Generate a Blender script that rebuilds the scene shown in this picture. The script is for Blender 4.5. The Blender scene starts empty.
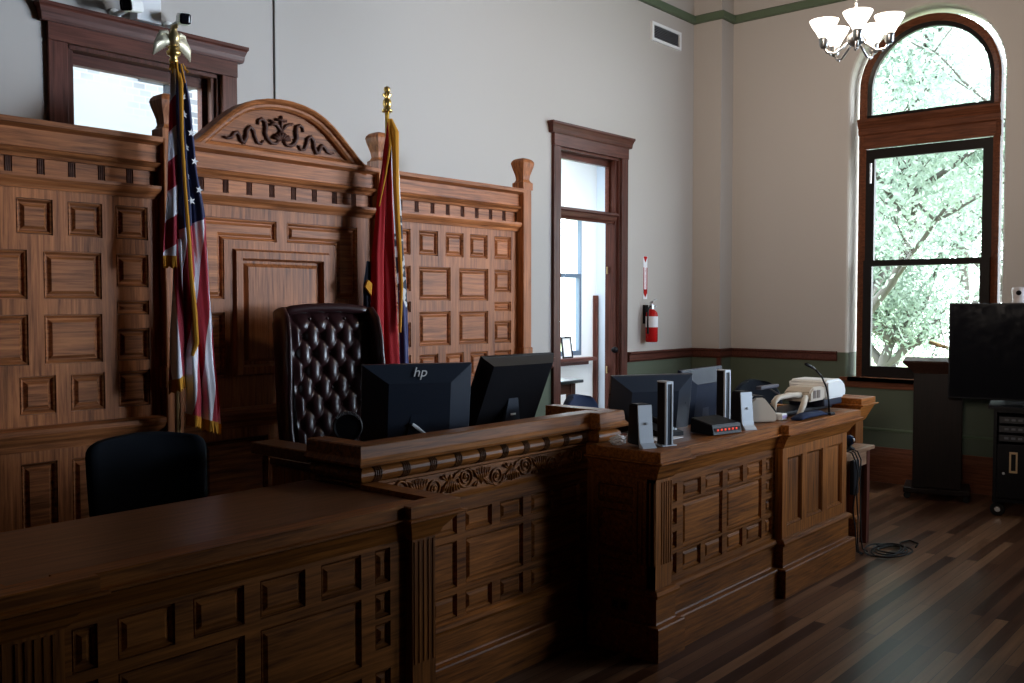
import bpy, bmesh, math, random
from mathutils import Vector, Matrix
random.seed(7)
PI = math.pi
R = math.radians
SC = bpy.context.scene
COL = SC.collection
MATX = {}          # object -> world matrix used while building

# ------------------------------------------------------------------ helpers
def thing(name, label, cat, loc=(0, 0, 0), rotz=0, group=None):
    o = bpy.data.objects.new(name, None)
    COL.objects.link(o)
    o.empty_display_size = .1
    o.location = loc
    o.rotation_euler = (0, 0, rotz)
    o['label'] = label
    o['category'] = cat
    if group:
        o['group'] = group
    MATX[o.name] = Matrix.Translation(Vector(loc)) @ Matrix.Rotation(rotz, 4, 'Z')
    return o

def tag(o, label, cat, group=None):
    o['label'] = label
    o['category'] = cat
    if group:
        o['group'] = group
    return o

def part(name, bm, mat, parent=None, world=True, smooth=False, label=None, loc=None, rotz=0):
    """link bm as one mesh object; world=True: vertices are given in world coordinates"""
    me = bpy.data.meshes.new(name)
    if parent is not None:
        M = MATX[parent.name]
        if world:
            bm.transform(M.inverted())
    elif loc is not None:
        M = Matrix.Translation(Vector(loc)) @ Matrix.Rotation(rotz, 4, 'Z')
        if world:
            bm.transform(M.inverted())
    else:
        M = Matrix.Identity(4)
    bmesh.ops.recalc_face_normals(bm, faces=bm.faces)
    bm.to_mesh(me)
    bm.free()
    for m in (mat if isinstance(mat, (list, tuple)) else [mat]):
        me.materials.append(m)
    o = bpy.data.objects.new(name, me)
    COL.objects.link(o)
    if parent is not None:
        o.parent = parent
    elif loc is not None:
        o.location = loc
        o.rotation_euler = (0, 0, rotz)
    MATX[o.name] = M
    if smooth:
        for p in me.polygons:
            p.use_smooth = True
    if label:
        o['label'] = label
    return o

def struct(name, bm, mat, parent=None, smooth=False):
    o = part(name, bm, mat, parent, smooth=smooth)
    if parent is None:
        o['kind'] = 'structure'
    return o

def BM():
    return bmesh.new()

def box(bm, x0, x1, y0, y1, z0, z1, M=None, mi=0, bev=0):
    vs = [Vector((x, y, z)) for z in (z0, z1) for y in (y0, y1) for x in (x0, x1)]
    if M is not None:
        vs = [M @ v for v in vs]
    v = [bm.verts.new(p) for p in vs]
    fs = []
    for f in ((0, 2, 3, 1), (4, 5, 7, 6), (0, 1, 5, 4), (2, 6, 7, 3), (0, 4, 6, 2), (1, 3, 7, 5)):
        fc = bm.faces.new([v[i] for i in f])
        fc.material_index = mi
        fs.append(fc)
    if bev:
        es = set(e for f in fs for e in f.edges)
        r = bmesh.ops.bevel(bm, geom=list(es), offset=bev, segments=2, affect='EDGES', profile=.5)
        for f in r['faces']:
            f.material_index = mi
    return v

def quad(bm, pts, mi=0):
    f = bm.faces.new([bm.verts.new(p) for p in pts])
    f.material_index = mi
    return f

def prism(bm, poly, f0, f1, mi=0):
    """poly list of 2-D points; f0,f1 map (u,v)->Vector for the two end faces"""
    a = [bm.verts.new(f0(u, v)) for u, v in poly]
    b = [bm.verts.new(f1(u, v)) for u, v in poly]
    n = len(poly)
    fs = [bm.faces.new(a[::-1]), bm.faces.new(b)]
    for i in range(n):
        fs.append(bm.faces.new([a[i], a[(i + 1) % n], b[(i + 1) % n], b[i]]))
    for f in fs:
        f.material_index = mi
    return fs

def tube(bm, pts, r, n=8, cap=True, mi=0, flat=None):
    """tube along points; r number or list; flat=(axis vector, factor) squashes the section"""
    pts = [Vector(p) for p in pts]
    rings = []
    up = None
    for i, p in enumerate(pts):
        if i == 0:
            t = pts[1] - p
        elif i == len(pts) - 1:
            t = p - pts[i - 1]
        else:
            t = pts[i + 1] - pts[i - 1]
        t.normalize()
        if up is None:
            up = Vector((0, 0, 1)) if abs(t.z) < .9 else Vector((1, 0, 0))
        a = t.cross(up)
        if a.length < 1e-4:
            a = t.cross(Vector((0, 1, 0)))
        a.normalize()
        b = a.cross(t).normalized()
        up = b
        rr = r[i] if isinstance(r, (list, tuple)) else r
        ring = []
        for k in range(n):
            d = a * math.cos(2 * PI * k / n) * rr + b * math.sin(2 * PI * k / n) * rr
            if flat:
                ax = Vector(flat[0])
                d = d - ax * d.dot(ax) * (1 - flat[1])
            ring.append(bm.verts.new(p + d))
        rings.append(ring)
    for i in range(len(rings) - 1):
        for k in range(n):
            f = bm.faces.new([rings[i][k], rings[i][(k + 1) % n], rings[i + 1][(k + 1) % n], rings[i + 1][k]])
            f.material_index = mi
    if cap:
        bm.faces.new(rings[0][::-1]).material_index = mi
        bm.faces.new(rings[-1]).material_index = mi

def lathe(bm, prof, c=(0, 0, 0), n=20, mi=0, M=None):
    """prof: list of (r, z)"""
    c = Vector(c)
    rings = []
    for r, z in prof:
        if r < 1e-5:
            p = Vector((0, 0, z))
            p = (M @ p) if M is not None else p
            rings.append([bm.verts.new(c + p)])
        else:
            ring = []
            for k in range(n):
                p = Vector((r * math.cos(2 * PI * k / n), r * math.sin(2 * PI * k / n), z))
                p = (M @ p) if M is not None else p
                ring.append(bm.verts.new(c + p))
            rings.append(ring)
    for a, b in zip(rings, rings[1:]):
        for k in range(n):
            if len(a) == 1 and len(b) == 1:
                continue
            if len(a) == 1:
                f = bm.faces.new([a[0], b[k], b[(k + 1) % n]])
            elif len(b) == 1:
                f = bm.faces.new([a[k], a[(k + 1) % n], b[0]])
            else:
                f = bm.faces.new([a[k], a[(k + 1) % n], b[(k + 1) % n], b[k]])
            f.material_index = mi
    if len(rings[0]) > 1:
        bm.faces.new(rings[0][::-1]).material_index = mi
    if len(rings[-1]) > 1:
        bm.faces.new(rings[-1]).material_index = mi

def sweep(bm, path, prof, closed=False, mi=0):
    """sweep a closed (out, z) profile along an XY path with mitred corners; out = right of travel"""
    P = [Vector((p[0], p[1])) for p in path]
    n = len(P)
    rings = []
    for i in range(n):
        dirs = []
        if i > 0 or closed:
            dirs.append((P[i] - P[i - 1]).normalized())
        if i < n - 1 or closed:
            dirs.append((P[(i + 1) % n] - P[i]).normalized())
        nr = [Vector((d.y, -d.x)) for d in dirs]
        m = sum(nr, Vector((0, 0)))
        m.normalize()
        m = m / max(.2, m.dot(nr[0]))
        rings.append([bm.verts.new((P[i].x + m.x * o, P[i].y + m.y * o, z)) for o, z in prof])
    k = len(prof)
    rng = range(n if closed else n - 1)
    for i in rng:
        a, b = rings[i], rings[(i + 1) % n]
        for j in range(k):
            f = bm.faces.new([a[j], a[(j + 1) % k], b[(j + 1) % k], b[j]])
            f.material_index = mi
    if not closed:
        bm.faces.new(rings[0])
        bm.faces.new(rings[-1][::-1])

def sweep_v(bm, path, prof, y, mi=0):
    """sweep a (w, out) profile along a path of (x, z) lying in the plane Y=y; w = to the right of travel, out = toward -Y"""
    P = [Vector(p) for p in path]
    n = len(P)
    rings = []
    for i in range(n):
        dirs = []
        if i > 0:
            dirs.append((P[i] - P[i - 1]).normalized())
        if i < n - 1:
            dirs.append((P[i + 1] - P[i]).normalized())
        nr = [Vector((d.y, -d.x)) for d in dirs]
        m = sum(nr, Vector((0, 0))).normalized()
        m = m / max(.3, m.dot(nr[0]))
        rings.append([bm.verts.new((P[i].x + m.x * w, y - o, P[i].y + m.y * w)) for w, o in prof])
    k = len(prof)
    for a, b in zip(rings, rings[1:]):
        for j in range(k):
            bm.faces.new([a[j], a[(j + 1) % k], b[(j + 1) % k], b[j]]).material_index = mi
    bm.faces.new(rings[0])
    bm.faces.new(rings[-1][::-1])

def inset(poly, d):
    """inset a counter-clockwise polygon by d (mitred)"""
    n = len(poly)
    out = []
    for i in range(n):
        p0, p, p1 = Vector(poly[i - 1]), Vector(poly[i]), Vector(poly[(i + 1) % n])
        a = (p - p0).normalized()
        b = (p1 - p).normalized()
        na, nb = Vector((-a.y, a.x)), Vector((-b.y, b.x))
        den = 1 + na.dot(nb)
        out.append(p + (na + nb) * (d / den))
    return out

def ident(u, y, z):
    return Vector((u, y, z))

def raised_panel(name, parent, mat, poly, yf, depth=.018, mold=.018, field=.012, bevel=.014, rise=.013, T=None):
    """moulding, groove and fielded centre filling one opening; poly = CCW (x,z) as seen from -Y"""
    bm = BM()
    levels = [(0, 0), (.0006, depth * .85), (.0042, depth * .85), (.0055, .003), (mold * .6, .006), (mold, depth), (mold + field * .45, depth), (mold + field * .45 + bevel, depth - rise), ]
    rings = []
    for d, dy in levels:
        pl = inset(poly, d)
        rings.append([bm.verts.new((T or ident)(p[0], yf + dy, p[1])) for p in pl])
    n = len(poly)
    for a, b in zip(rings, rings[1:]):
        for k in range(n):
            bm.faces.new([a[k], a[(k + 1) % n], b[(k + 1) % n], b[k]])
    bm.faces.new(rings[-1])
    # back closure so that the panel has real thickness
    bk = [bm.verts.new((T or ident)(p[0], yf + depth + .012, p[1])) for p in poly]
    for k in range(n):
        bm.faces.new([rings[0][(k + 1) % n], rings[0][k], bk[k], bk[(k + 1) % n]])
    bm.faces.new(bk[::-1])
    return part(name, bm, mat, parent)

def rect(x0, x1, z0, z1):
    return [(x0, z0), (x1, z0), (x1, z1), (x0, z1)]

def framed(bm, x0, x1, z0, z1, yf, th, holes, T=None):
    """stiles and rails: slab between yf and yf+th with rectangular openings (holes = lists of rects)"""
    T = T or ident
    xs = sorted(set([x0, x1] + [h[i] for h in holes for i in (0, 1)]))
    zs = sorted(set([z0, z1] + [h[i] for h in holes for i in (2, 3)]))
    V = {}
    def vert(i, j, b):
        if (i, j, b) not in V:
            V[(i, j, b)] = bm.verts.new(T(xs[i], yf + (th if b else 0), zs[j]))
        return V[(i, j, b)]
    nx, nz = len(xs) - 1, len(zs) - 1
    def solid(i, j):
        if i < 0 or j < 0 or i >= nx or j >= nz:
            return False
        cx, cz = (xs[i] + xs[i + 1]) / 2, (zs[j] + zs[j + 1]) / 2
        return not any(h[0] < cx < h[1] and h[2] < cz < h[3] for h in holes)
    for i in range(nx):
        for j in range(nz):
            if not solid(i, j):
                continue
            bm.faces.new([vert(i, j, 0), vert(i + 1, j, 0), vert(i + 1, j + 1, 0), vert(i, j + 1, 0)])
            bm.faces.new([vert(i, j, 1), vert(i, j + 1, 1), vert(i + 1, j + 1, 1), vert(i + 1, j, 1)])
            if not solid(i - 1, j):
                bm.faces.new([vert(i, j, 0), vert(i, j + 1, 0), vert(i, j + 1, 1), vert(i, j, 1)])
            if not solid(i + 1, j):
                bm.faces.new([vert(i + 1, j, 0), vert(i + 1, j, 1), vert(i + 1, j + 1, 1), vert(i + 1, j + 1, 0)])
            if not solid(i, j - 1):
                bm.faces.new([vert(i, j, 0), vert(i, j, 1), vert(i + 1, j, 1), vert(i + 1, j, 0)])
            if not solid(i, j + 1):
                bm.faces.new([vert(i, j + 1, 0), vert(i + 1, j + 1, 0), vert(i + 1, j + 1, 1), vert(i, j + 1, 1)])

def flutes(bm, x0, x1, z0, z1, yf, n, d=.012, T=None):
    """a fluted strip facing -Y with n grooves"""
    T = T or ident
    poly = [(x0, 0)]
    w = (x1 - x0) / (n + .5 * (n + 1) * .9)
    gap = .45 * w
    x = x0 + gap
    for k in range(n):
        poly.append((x, 0))
        for q in range(1, 6):
            a = PI * q / 6
            poly.append((x + w / 2 - w / 2 * math.cos(a), d * math.sin(a)))
        poly.append((x + w, 0))
        x += w + gap
    poly.append((x1, 0))
    poly += [(x1, .03), (x0, .03)]
    prism(bm, poly, lambda u, v: T(u, yf + v, z0), lambda u, v: T(u, yf + v, z1))

# ------------------------------------------------------------------ materials
def newmat(name):
    m = bpy.data.materials.new(name)
    m.use_nodes = True
    nt = m.node_tree
    b = nt.nodes['Principled BSDF']
    return m, nt, b

def L(nt, a, b):
    nt.links.new(a, b)

def plain(name, col, rough=.5, metal=0, spec=.22, coat=0, emit=None, es=1):
    m, nt, b = newmat(name)
    b.inputs['Base Color'].default_value = (*col, 1)
    b.inputs['Roughness'].default_value = rough
    b.inputs['Metallic'].default_value = metal
    b.inputs['Specular IOR Level'].default_value = spec
    b.inputs['Coat Weight'].default_value = coat
    # slight procedural wear in the roughness
    tc = nt.nodes.new('ShaderNodeTexCoord')
    nz = nt.nodes.new('ShaderNodeTexNoise')
    nz.inputs['Scale'].default_value = 18
    mr = nt.nodes.new('ShaderNodeMapRange')
    mr.inputs[3].default_value = max(0, rough - .06)
    mr.inputs[4].default_value = min(1, rough + .06)
    L(nt, tc.outputs['Object'], nz.inputs['Vector'])
    L(nt, nz.outputs['Fac'], mr.inputs[0])
    L(nt, mr.outputs[0], b.inputs['Roughness'])
    if emit:
        b.inputs['Emission Color'].default_value = (*emit, 1)
        b.inputs['Emission Strength'].default_value = es
    return m

def wood(name, dark, light, axis='X', rough=.42, scale=1.0, flat=7, spec=.14):
    m, nt, b = newmat(name)
    tc = nt.nodes.new('ShaderNodeTexCoord')
    oi = nt.nodes.new('ShaderNodeObjectInfo')
    mul = nt.nodes.new('ShaderNodeVectorMath')
    mul.operation = 'SCALE'
    cx = nt.nodes.new('ShaderNodeCombineXYZ')
    for i in range(3):
        L(nt, oi.outputs['Random'], cx.inputs[i])
    L(nt, cx.outputs[0], mul.inputs[0])
    mul.inputs['Scale'].default_value = 13
    add = nt.nodes.new('ShaderNodeVectorMath')
    L(nt, tc.outputs['Object'], add.inputs[0])
    L(nt, mul.outputs[0], add.inputs[1])
    mp = nt.nodes.new('ShaderNodeMapping')
    s = [flat * 9 * scale] * 3
    s['XYZ'.index(axis)] = 3.2 * scale
    mp.inputs['Scale'].default_value = s
    L(nt, add.outputs[0], mp.inputs['Vector'])
    n1 = nt.nodes.new('ShaderNodeTexNoise')
    n1.inputs['Scale'].default_value = 1.0
    n1.inputs['Detail'].default_value = 6
    n1.inputs['Roughness'].default_value = .62
    n1.inputs['Distortion'].default_value = .5
    L(nt, mp.outputs[0], n1.inputs['Vector'])
    n2 = nt.nodes.new('ShaderNodeTexNoise')
    n2.inputs['Scale'].default_value = 1.3
    n2.inputs['Detail'].default_value = 2
    L(nt, add.outputs[0], n2.inputs['Vector'])
    mixf = nt.nodes.new('ShaderNodeMath')
    mixf.operation = 'MULTIPLY_ADD'
    L(nt, n2.outputs['Fac'], mixf.inputs[0])
    mixf.inputs[1].default_value = .34
    L(nt, n1.outputs['Fac'], mixf.inputs[2])
    rp = nt.nodes.new('ShaderNodeValToRGB')
    rp.color_ramp.elements[0].position = .46
    rp.color_ramp.elements[0].color = (*dark, 1)
    rp.color_ramp.elements[1].position = .86
    rp.color_ramp.elements[1].color = (*light, 1)
    L(nt, mixf.outputs[0], rp.inputs['Fac'])
    # each board a little lighter or darker
    hs = nt.nodes.new('ShaderNodeHueSaturation')
    mr = nt.nodes.new('ShaderNodeMapRange')
    mr.inputs[3].default_value = .85
    mr.inputs[4].default_value = 1.15
    L(nt, oi.outputs['Random'], mr.inputs[0])
    L(nt, mr.outputs[0], hs.inputs['Value'])
    L(nt, rp.outputs['Color'], hs.inputs['Color'])
    L(nt, hs.outputs[0], b.inputs['Base Color'])
    b.inputs['Roughness'].default_value = rough
    b.inputs['Specular IOR Level'].default_value = spec
    bp = nt.nodes.new('ShaderNodeBump')
    bp.inputs['Strength'].default_value = .12
    bp.inputs['Distance'].default_value = .004
    L(nt, n1.outputs['Fac'], bp.inputs['Height'])
    L(nt, bp.outputs[0], b.inputs['Normal'])
    return m

WALN_D, WALN_L = (.105, .032, .011), (.47, .165, .058)
OAK_D, OAK_L = (.064, .0195, .0045), (.32, .108, .0215)
M_SCR = wood('screen_oak', WALN_D, WALN_L, 'X')
M_SCRV = wood('screen_oak_upright', WALN_D, WALN_L, 'Z')
M_SCRD = wood('screen_oak_carved', (.05, .018, .012), (.12, .05, .033), 'X')
M_OAK = wood('bench_oak', OAK_D, OAK_L, 'X')
M_OAKV = wood('bench_oak_upright', OAK_D, OAK_L, 'Z')
M_OAKY = wood('bench_oak_top', (.07, .03, .013), (.20, .09, .042), 'X', rough=.3)
M_OAKD = wood('bench_oak_groove', (.05, .02, .009), (.12, .05, .02), 'Z')
M_CAS = wood('casing_oak', (.045, .014, .010), (.125, .042, .029), 'Z', rough=.35)
M_CASX = wood('casing_oak_head', (.045, .014, .010), (.125, .042, .029), 'X', rough=.35)
M_WIN = wood('window_oak', (.055, .017, .008), (.16, .054, .025), 'Y', rough=.4)
M_SASH = plain('dark_sash', (.010, .007, .006), .4, spec=.15)
M_PALE = wood('pale_table_wood', (.13, .065, .035), (.30, .17, .10), 'X')
M_BLK = plain('black_plastic', (.007, .007, .009), .45, spec=.14)
M_SLATE = plain('slate_plastic', (.022, .029, .044), .30, spec=.42)
M_BLUEBLK = plain('blue_black_housing', (.010, .016, .034), .4, spec=.15)
M_GLOSS = plain('glossy_black_screen', (.006, .006, .008), .08)
M_SILV = plain('silver_metal', (.62, .64, .67), .28, .9)
M_SILVP = plain('silver_paint', (.55, .60, .66), .4, .2)
M_WHITE = plain('white_plastic', (.75, .76, .75), .4)
M_BEIGE = plain('beige_plastic', (.50, .43, .35), .45)
M_BRASS = plain('brass', (.75, .52, .18), .28, .95)
M_BRONZE = plain('aged_brass', (.55, .42, .22), .38, .8)
M_WING = plain('pale_gilt', (.72, .66, .50), .45, .5)
M_CHROME = plain('brushed_nickel', (.30, .30, .30), .3, .95)
M_NAVY = plain('navy_fabric', (.012, .022, .06), .85)
M_MESH = plain('black_mesh_fabric', (.007, .009, .013), .85, spec=.1)
M_GOLD = plain('gold_fringe', (.50, .22, .02), .85)
M_RED = plain('red_enamel', (.45, .012, .012), .25)
M_STAR = plain('star_white', (.75, .75, .78), .8)
M_PAPER = plain('paper_white', (.78, .78, .82), .9)
M_LED = plain('red_led', (.5, .02, .01), .4, emit=(1, .08, .03), es=.7)
M_RUB = plain('black_rubber', (.01, .01, .01), .6)

def leather():
    m, nt, b = newmat('oxblood_leather')
    tc = nt.nodes.new('ShaderNodeTexCoord')
    v = nt.nodes.new('ShaderNodeTexVoronoi')
    v.inputs['Scale'].default_value = 160
    L(nt, tc.outputs['Object'], v.inputs['Vector'])
    bp = nt.nodes.new('ShaderNodeBump')
    bp.inputs['Strength'].default_value = .15
    bp.inputs['Distance'].default_value = .001
    L(nt, v.outputs['Distance'], bp.inputs['Height'])
    L(nt, bp.outputs[0], b.inputs['Normal'])
    b.inputs['Base Color'].default_value = (.030, .010, .011, 1)
    b.inputs['Roughness'].default_value = .30
    b.inputs['Specular IOR Level'].default_value = .55
    return m
M_LEA = leather()

def wallpaint():
    """beige plaster over a green dado, split at the chair rail"""
    m, nt, b = newmat('beige_plaster_green_dado')
    tc = nt.nodes.new('ShaderNodeTexCoord')
    sp = nt.nodes.new('ShaderNodeSeparateXYZ')
    L(nt, tc.outputs['Object'], sp.inputs[0])
    lt = nt.nodes.new('ShaderNodeMath')
    lt.operation = 'LESS_THAN'
    lt.inputs[1].default_value = 1.262
    L(nt, sp.outputs['Z'], lt.inputs[0])
    mx = nt.nodes.new('ShaderNodeMix')
    mx.data_type = 'RGBA'
    mx.inputs['A'].default_value = (.45, .415, .39, 1)
    mx.inputs['B'].default_value = (.090, .108, .076, 1)
    L(nt, lt.outputs[0], mx.inputs['Factor'])
    L(nt, mx.outputs['Result'], b.inputs['Base Color'])
    b.inputs['Roughness'].default_value = .7
    b.inputs['Specular IOR Level'].default_value = .25
    n = nt.nodes.new('ShaderNodeTexNoise')
    n.inputs['Scale'].default_value = 40
    n.inputs['Detail'].default_value = 4
    L(nt, tc.outputs['Object'], n.inputs['Vector'])
    bp = nt.nodes.new('ShaderNodeBump')
    bp.inputs['Strength'].default_value = .06
    bp.inputs['Distance'].default_value = .003
    L(nt, n.outputs['Fac'], bp.inputs['Height'])
    L(nt, bp.outputs[0], b.inputs['Normal'])
    return m
M_WALL = wallpaint()
M_GREEN = plain('green_moulding_paint', (.10, .135, .085), .5)
M_PLAST = plain('white_plaster', (.75, .76, .78), .7)
M_DIMWALL = plain('brown_plaster', (.06, .048, .042), .8)

def floor_mat():
    m, nt, b = newmat('strip_floor')
    tc = nt.nodes.new('ShaderNodeTexCoord')
    br = nt.nodes.new('ShaderNodeTexBrick')
    br.offset = .37
    br.inputs['Scale'].default_value = 1
    br.inputs['Brick Width'].default_value = 1.9
    br.inputs['Row Height'].default_value = .068
    br.inputs['Mortar Size'].default_value = .0016
    br.inputs['Color1'].default_value = (0, 0, 0, 1)
    br.inputs['Color2'].default_value = (1, 1, 1, 1)
    br.inputs['Mortar'].default_value = (.0, .0, .0, 1)
    L(nt, tc.outputs['Object'], br.inputs['Vector'])
    rp = nt.nodes.new('ShaderNodeValToRGB')
    e = rp.color_ramp.elements
    e[0].color = (.045, .018, .010, 1)
    e[1].color = (.24, .128, .070, 1)
    e2 = rp.color_ramp.elements.new(.5)
    e2.color = (.12, .056, .030, 1)
    L(nt, br.outputs['Color'], rp.inputs['Fac'])
    mp = nt.nodes.new('ShaderNodeMapping')
    mp.inputs['Scale'].default_value = (2, 45, 1)
    L(nt, tc.outputs['Object'], mp.inputs['Vector'])
    n = nt.nodes.new('ShaderNodeTexNoise')
    n.inputs['Scale'].default_value = 1
    n.inputs['Detail'].default_value = 5
    L(nt, mp.outputs[0], n.inputs['Vector'])
    mx = nt.nodes.new('ShaderNodeMix')
    mx.data_type = 'RGBA'
    mx.blend_type = 'MULTIPLY'
    mx.inputs['Factor'].default_value = .55
    L(nt, rp.outputs[0], mx.inputs['A'])
    rp2 = nt.nodes.new('ShaderNodeValToRGB')
    rp2.color_ramp.elements[0].position = .3
    rp2.color_ramp.elements[0].color = (.35, .33, .32, 1)
    rp2.color_ramp.elements[1].position = .7
    L(nt, n.outputs['Fac'], rp2.inputs['Fac'])
    L(nt, rp2.outputs[0], mx.inputs['B'])
    mo = nt.nodes.new('ShaderNodeMix')
    mo.data_type = 'RGBA'
    L(nt, br.outputs['Fac'], mo.inputs['Factor'])
    L(nt, mx.outputs['Result'], mo.inputs['A'])
    mo.inputs['B'].default_value = (.02, .012, .01, 1)
    L(nt, mo.outputs['Result'], b.inputs['Base Color'])
    b.inputs['Roughness'].default_value = .30
    b.inputs['Specular IOR Level'].default_value = .07
    return m
M_FLOOR = floor_mat()

def glass():
    m = bpy.data.materials.new('window_glass')
    m.use_nodes = True
    nt = m.node_tree
    nt.nodes.remove(nt.nodes['Principled BSDF'])
    out = nt.nodes['Material Output']
    tr = nt.nodes.new('ShaderNodeBsdfTransparent')
    tr.inputs[0].default_value = (.96, .985, .98, 1)
    gl = nt.nodes.new('ShaderNodeBsdfGlossy')
    gl.inputs['Roughness'].default_value = .02
    fr = nt.nodes.new('ShaderNodeFresnel')
    fr.inputs['IOR'].default_value = 1.3
    mx = nt.nodes.new('ShaderNodeMixShader')
    L(nt, fr.outputs[0], mx.inputs[0])
    L(nt, tr.outputs[0], mx.inputs[1])
    L(nt, gl.outputs[0], mx.inputs[2])
    L(nt, mx.outputs[0], out.inputs['Surface'])
    return m
M_GLASS = glass()

def brick_pale():
    m, nt, b = newmat('pale_brick')
    tc = nt.nodes.new('ShaderNodeTexCoord')
    mp = nt.nodes.new('ShaderNodeMapping')
    mp.inputs['Rotation'].default_value = (R(90), 0, 0)
    L(nt, tc.outputs['Object'], mp.inputs['Vector'])
    br = nt.nodes.new('ShaderNodeTexBrick')
    br.inputs['Scale'].default_value = 4.2
    br.inputs['Color1'].default_value = (.10, .105, .13, 1)
    br.inputs['Color2'].default_value = (.26, .275, .30, 1)
    br.inputs['Mortar'].default_value = (.28, .29, .31, 1)
    br.inputs['Mortar Size'].default_value = .03
    L(nt, mp.outputs[0], br.inputs['Vector'])
    n = nt.nodes.new('ShaderNodeTexNoise')
    n.inputs['Scale'].default_value = 1.1
    L(nt, tc.outputs['Object'], n.inputs['Vector'])
    mx = nt.nodes.new('ShaderNodeMix')
    mx.data_type = 'RGBA'
    rp = nt.nodes.new('ShaderNodeValToRGB')
    rp.color_ramp.elements[0].position = .42
    rp.color_ramp.elements[1].position = .55
    L(nt, n.outputs['Fac'], rp.inputs['Fac'])
    L(nt, rp.outputs[0], mx.inputs['Factor'])
    L(nt, br.outputs['Color'], mx.inputs['A'])
    mx.inputs['B'].default_value = (.26, .275, .30, 1)
    L(nt, mx.outputs['Result'], b.inputs['Base Color'])
    b.inputs['Roughness'].default_value = .8
    return m
M_BRICK = brick_pale()

def uvmat(name, fn):
    """material driven by the cloth's own UV map (s across, t down)"""
    m, nt, b = newmat(name)
    uv = nt.nodes.new('ShaderNodeUVMap')
    uv.uv_map = 'UVMap'
    sp = nt.nodes.new('ShaderNodeSeparateXYZ')
    L(nt, uv.outputs[0], sp.inputs[0])
    col = fn(nt, sp.outputs['X'], sp.outputs['Y'])
    L(nt, col, b.inputs['Base Color'])
    b.inputs['Roughness'].default_value = .75
    b.inputs['Sheen Weight'].default_value = .1
    return m

def mnode(nt, op, a, b=None):
    n = nt.nodes.new('ShaderNodeMath')
    n.operation = op
    for i, v in enumerate((a, b)):
        if v is None:
            continue
        if isinstance(v, (int, float)):
            n.inputs[i].default_value = v
        else:
            L(nt, v, n.inputs[i])
    return n.outputs[0]

def cmix(nt, f, a, b):
    n = nt.nodes.new('ShaderNodeMix')
    n.data_type = 'RGBA'
    L(nt, f, n.inputs['Factor'])
    for k, v in (('A', a), ('B', b)):
        if isinstance(v, tuple):
            n.inputs[k].default_value = (*v, 1)
        else:
            L(nt, v, n.inputs[k])
    return n.outputs['Result']

RED, WHT, BLU = (.36, .010, .028), (.78, .76, .82), (.012, .018, .075)
def stripes(k, j, off):
    def fn(nt, s, t):
        a = mnode(nt, 'ADD', mnode(nt, 'MULTIPLY', s, k), mnode(nt, 'MULTIPLY', t, j))
        f = mnode(nt, 'FRACT', mnode(nt, 'ADD', a, off))
        return cmix(nt, mnode(nt, 'GREATER_THAN', f, .5), RED, WHT)
    return fn
def front_panel(nt, s, t):
    c = stripes(1.8, 2.2, .62)(nt, s, t)
    # the blue union ends along a slanting edge
    e = mnode(nt, 'ADD', t, mnode(nt, 'MULTIPLY', s, .06))
    return cmix(nt, mnode(nt, 'LESS_THAN', e, .47), c, BLU)
M_FLAG_A = uvmat('flag_front_cloth', front_panel)
M_FLAG_B = uvmat('flag_back_cloth', stripes(.25, 3.2, .35))
M_FLAG_C = uvmat('flag_side_cloth', stripes(1.7, -.75, .02))
def state_white(nt, s, t):
    tc = nt.nodes.new('ShaderNodeTexCoord')
    n = nt.nodes.new('ShaderNodeTexNoise')
    n.inputs['Scale'].default_value = 22
    n.inputs['Detail'].default_value = 1
    L(nt, tc.outputs['Object'], n.inputs['Vector'])
    seal = mnode(nt, 'MULTIPLY', mnode(nt, 'GREATER_THAN', n.outputs['Fac'], .50),
                 mnode(nt, 'MULTIPLY', mnode(nt, 'GREATER_THAN', t, .30), mnode(nt, 'LESS_THAN', t, .66)))
    c = cmix(nt, seal, (.60, .58, .58), (.03, .03, .045))
    edge = mnode(nt, 'ADD', t, mnode(nt, 'MULTIPLY', s, -.12))
    return cmix(nt, mnode(nt, 'GREATER_THAN', edge, .55), c, (.02, .022, .10))
M_STATE_W = uvmat('state_flag_pale_cloth', state_white)
M_STATE_R = plain('state_flag_red_cloth', (.32, .008, .012), .75)

# ------------------------------------------------------------------ room
XR, YB, XL, YF, ZC = 9.4, 5.28, -2.6, -6.5, 5.5
bm = BM(); box(bm, XL - .3, XR + .5, YF - .3, YB + .3, -.2, 0)
struct('floor', bm, M_FLOOR)
bm = BM(); box(bm, XL - .3, XR + .5, YF - .3, YB + .3, ZC, ZC + .2)
struct('ceiling', bm, M_DIMWALL)
# back wall with the two door openings (x0,x1,z0,z1)
D1 = (6.765, 7.735, 0, 3.165)
D2 = (2.375, 3.33, 0, 3.175)
bm = BM(); framed(bm, XL - .3, XR + .5, 0, ZC, YB, .15, [D1, D2])
struct('wall_back', bm, M_WALL)
bm = BM(); box(bm, XL - .3, XL, YF, YB, 0, ZC)
struct('wall_left', bm, M_DIMWALL)
bm = BM(); box(bm, XL - .3, XR + .5, YF - .3, YF, 0, ZC)
struct('wall_front', bm, M_DIMWALL)

# right wall with arched openings, each with a rounded plaster edge
WC, WR, WS, WZ0 = 2.96, .70, 3.87, .96      # centre y, half width, springing height, sill height
def arch_pts(c, r, z0, zs, n=24):
    pts = [(c - r, z0)]
    for k in range(n + 1):
        a = PI - PI * k / n
        pts.append((c + r * math.cos(a), zs + r * math.sin(a)))
    pts.append((c + r, z0))
    return pts                                # from low-y side over the top to high-y side
wall_windows = [WC, -.75, -4.4]
bm = BM()
TH = .42
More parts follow.
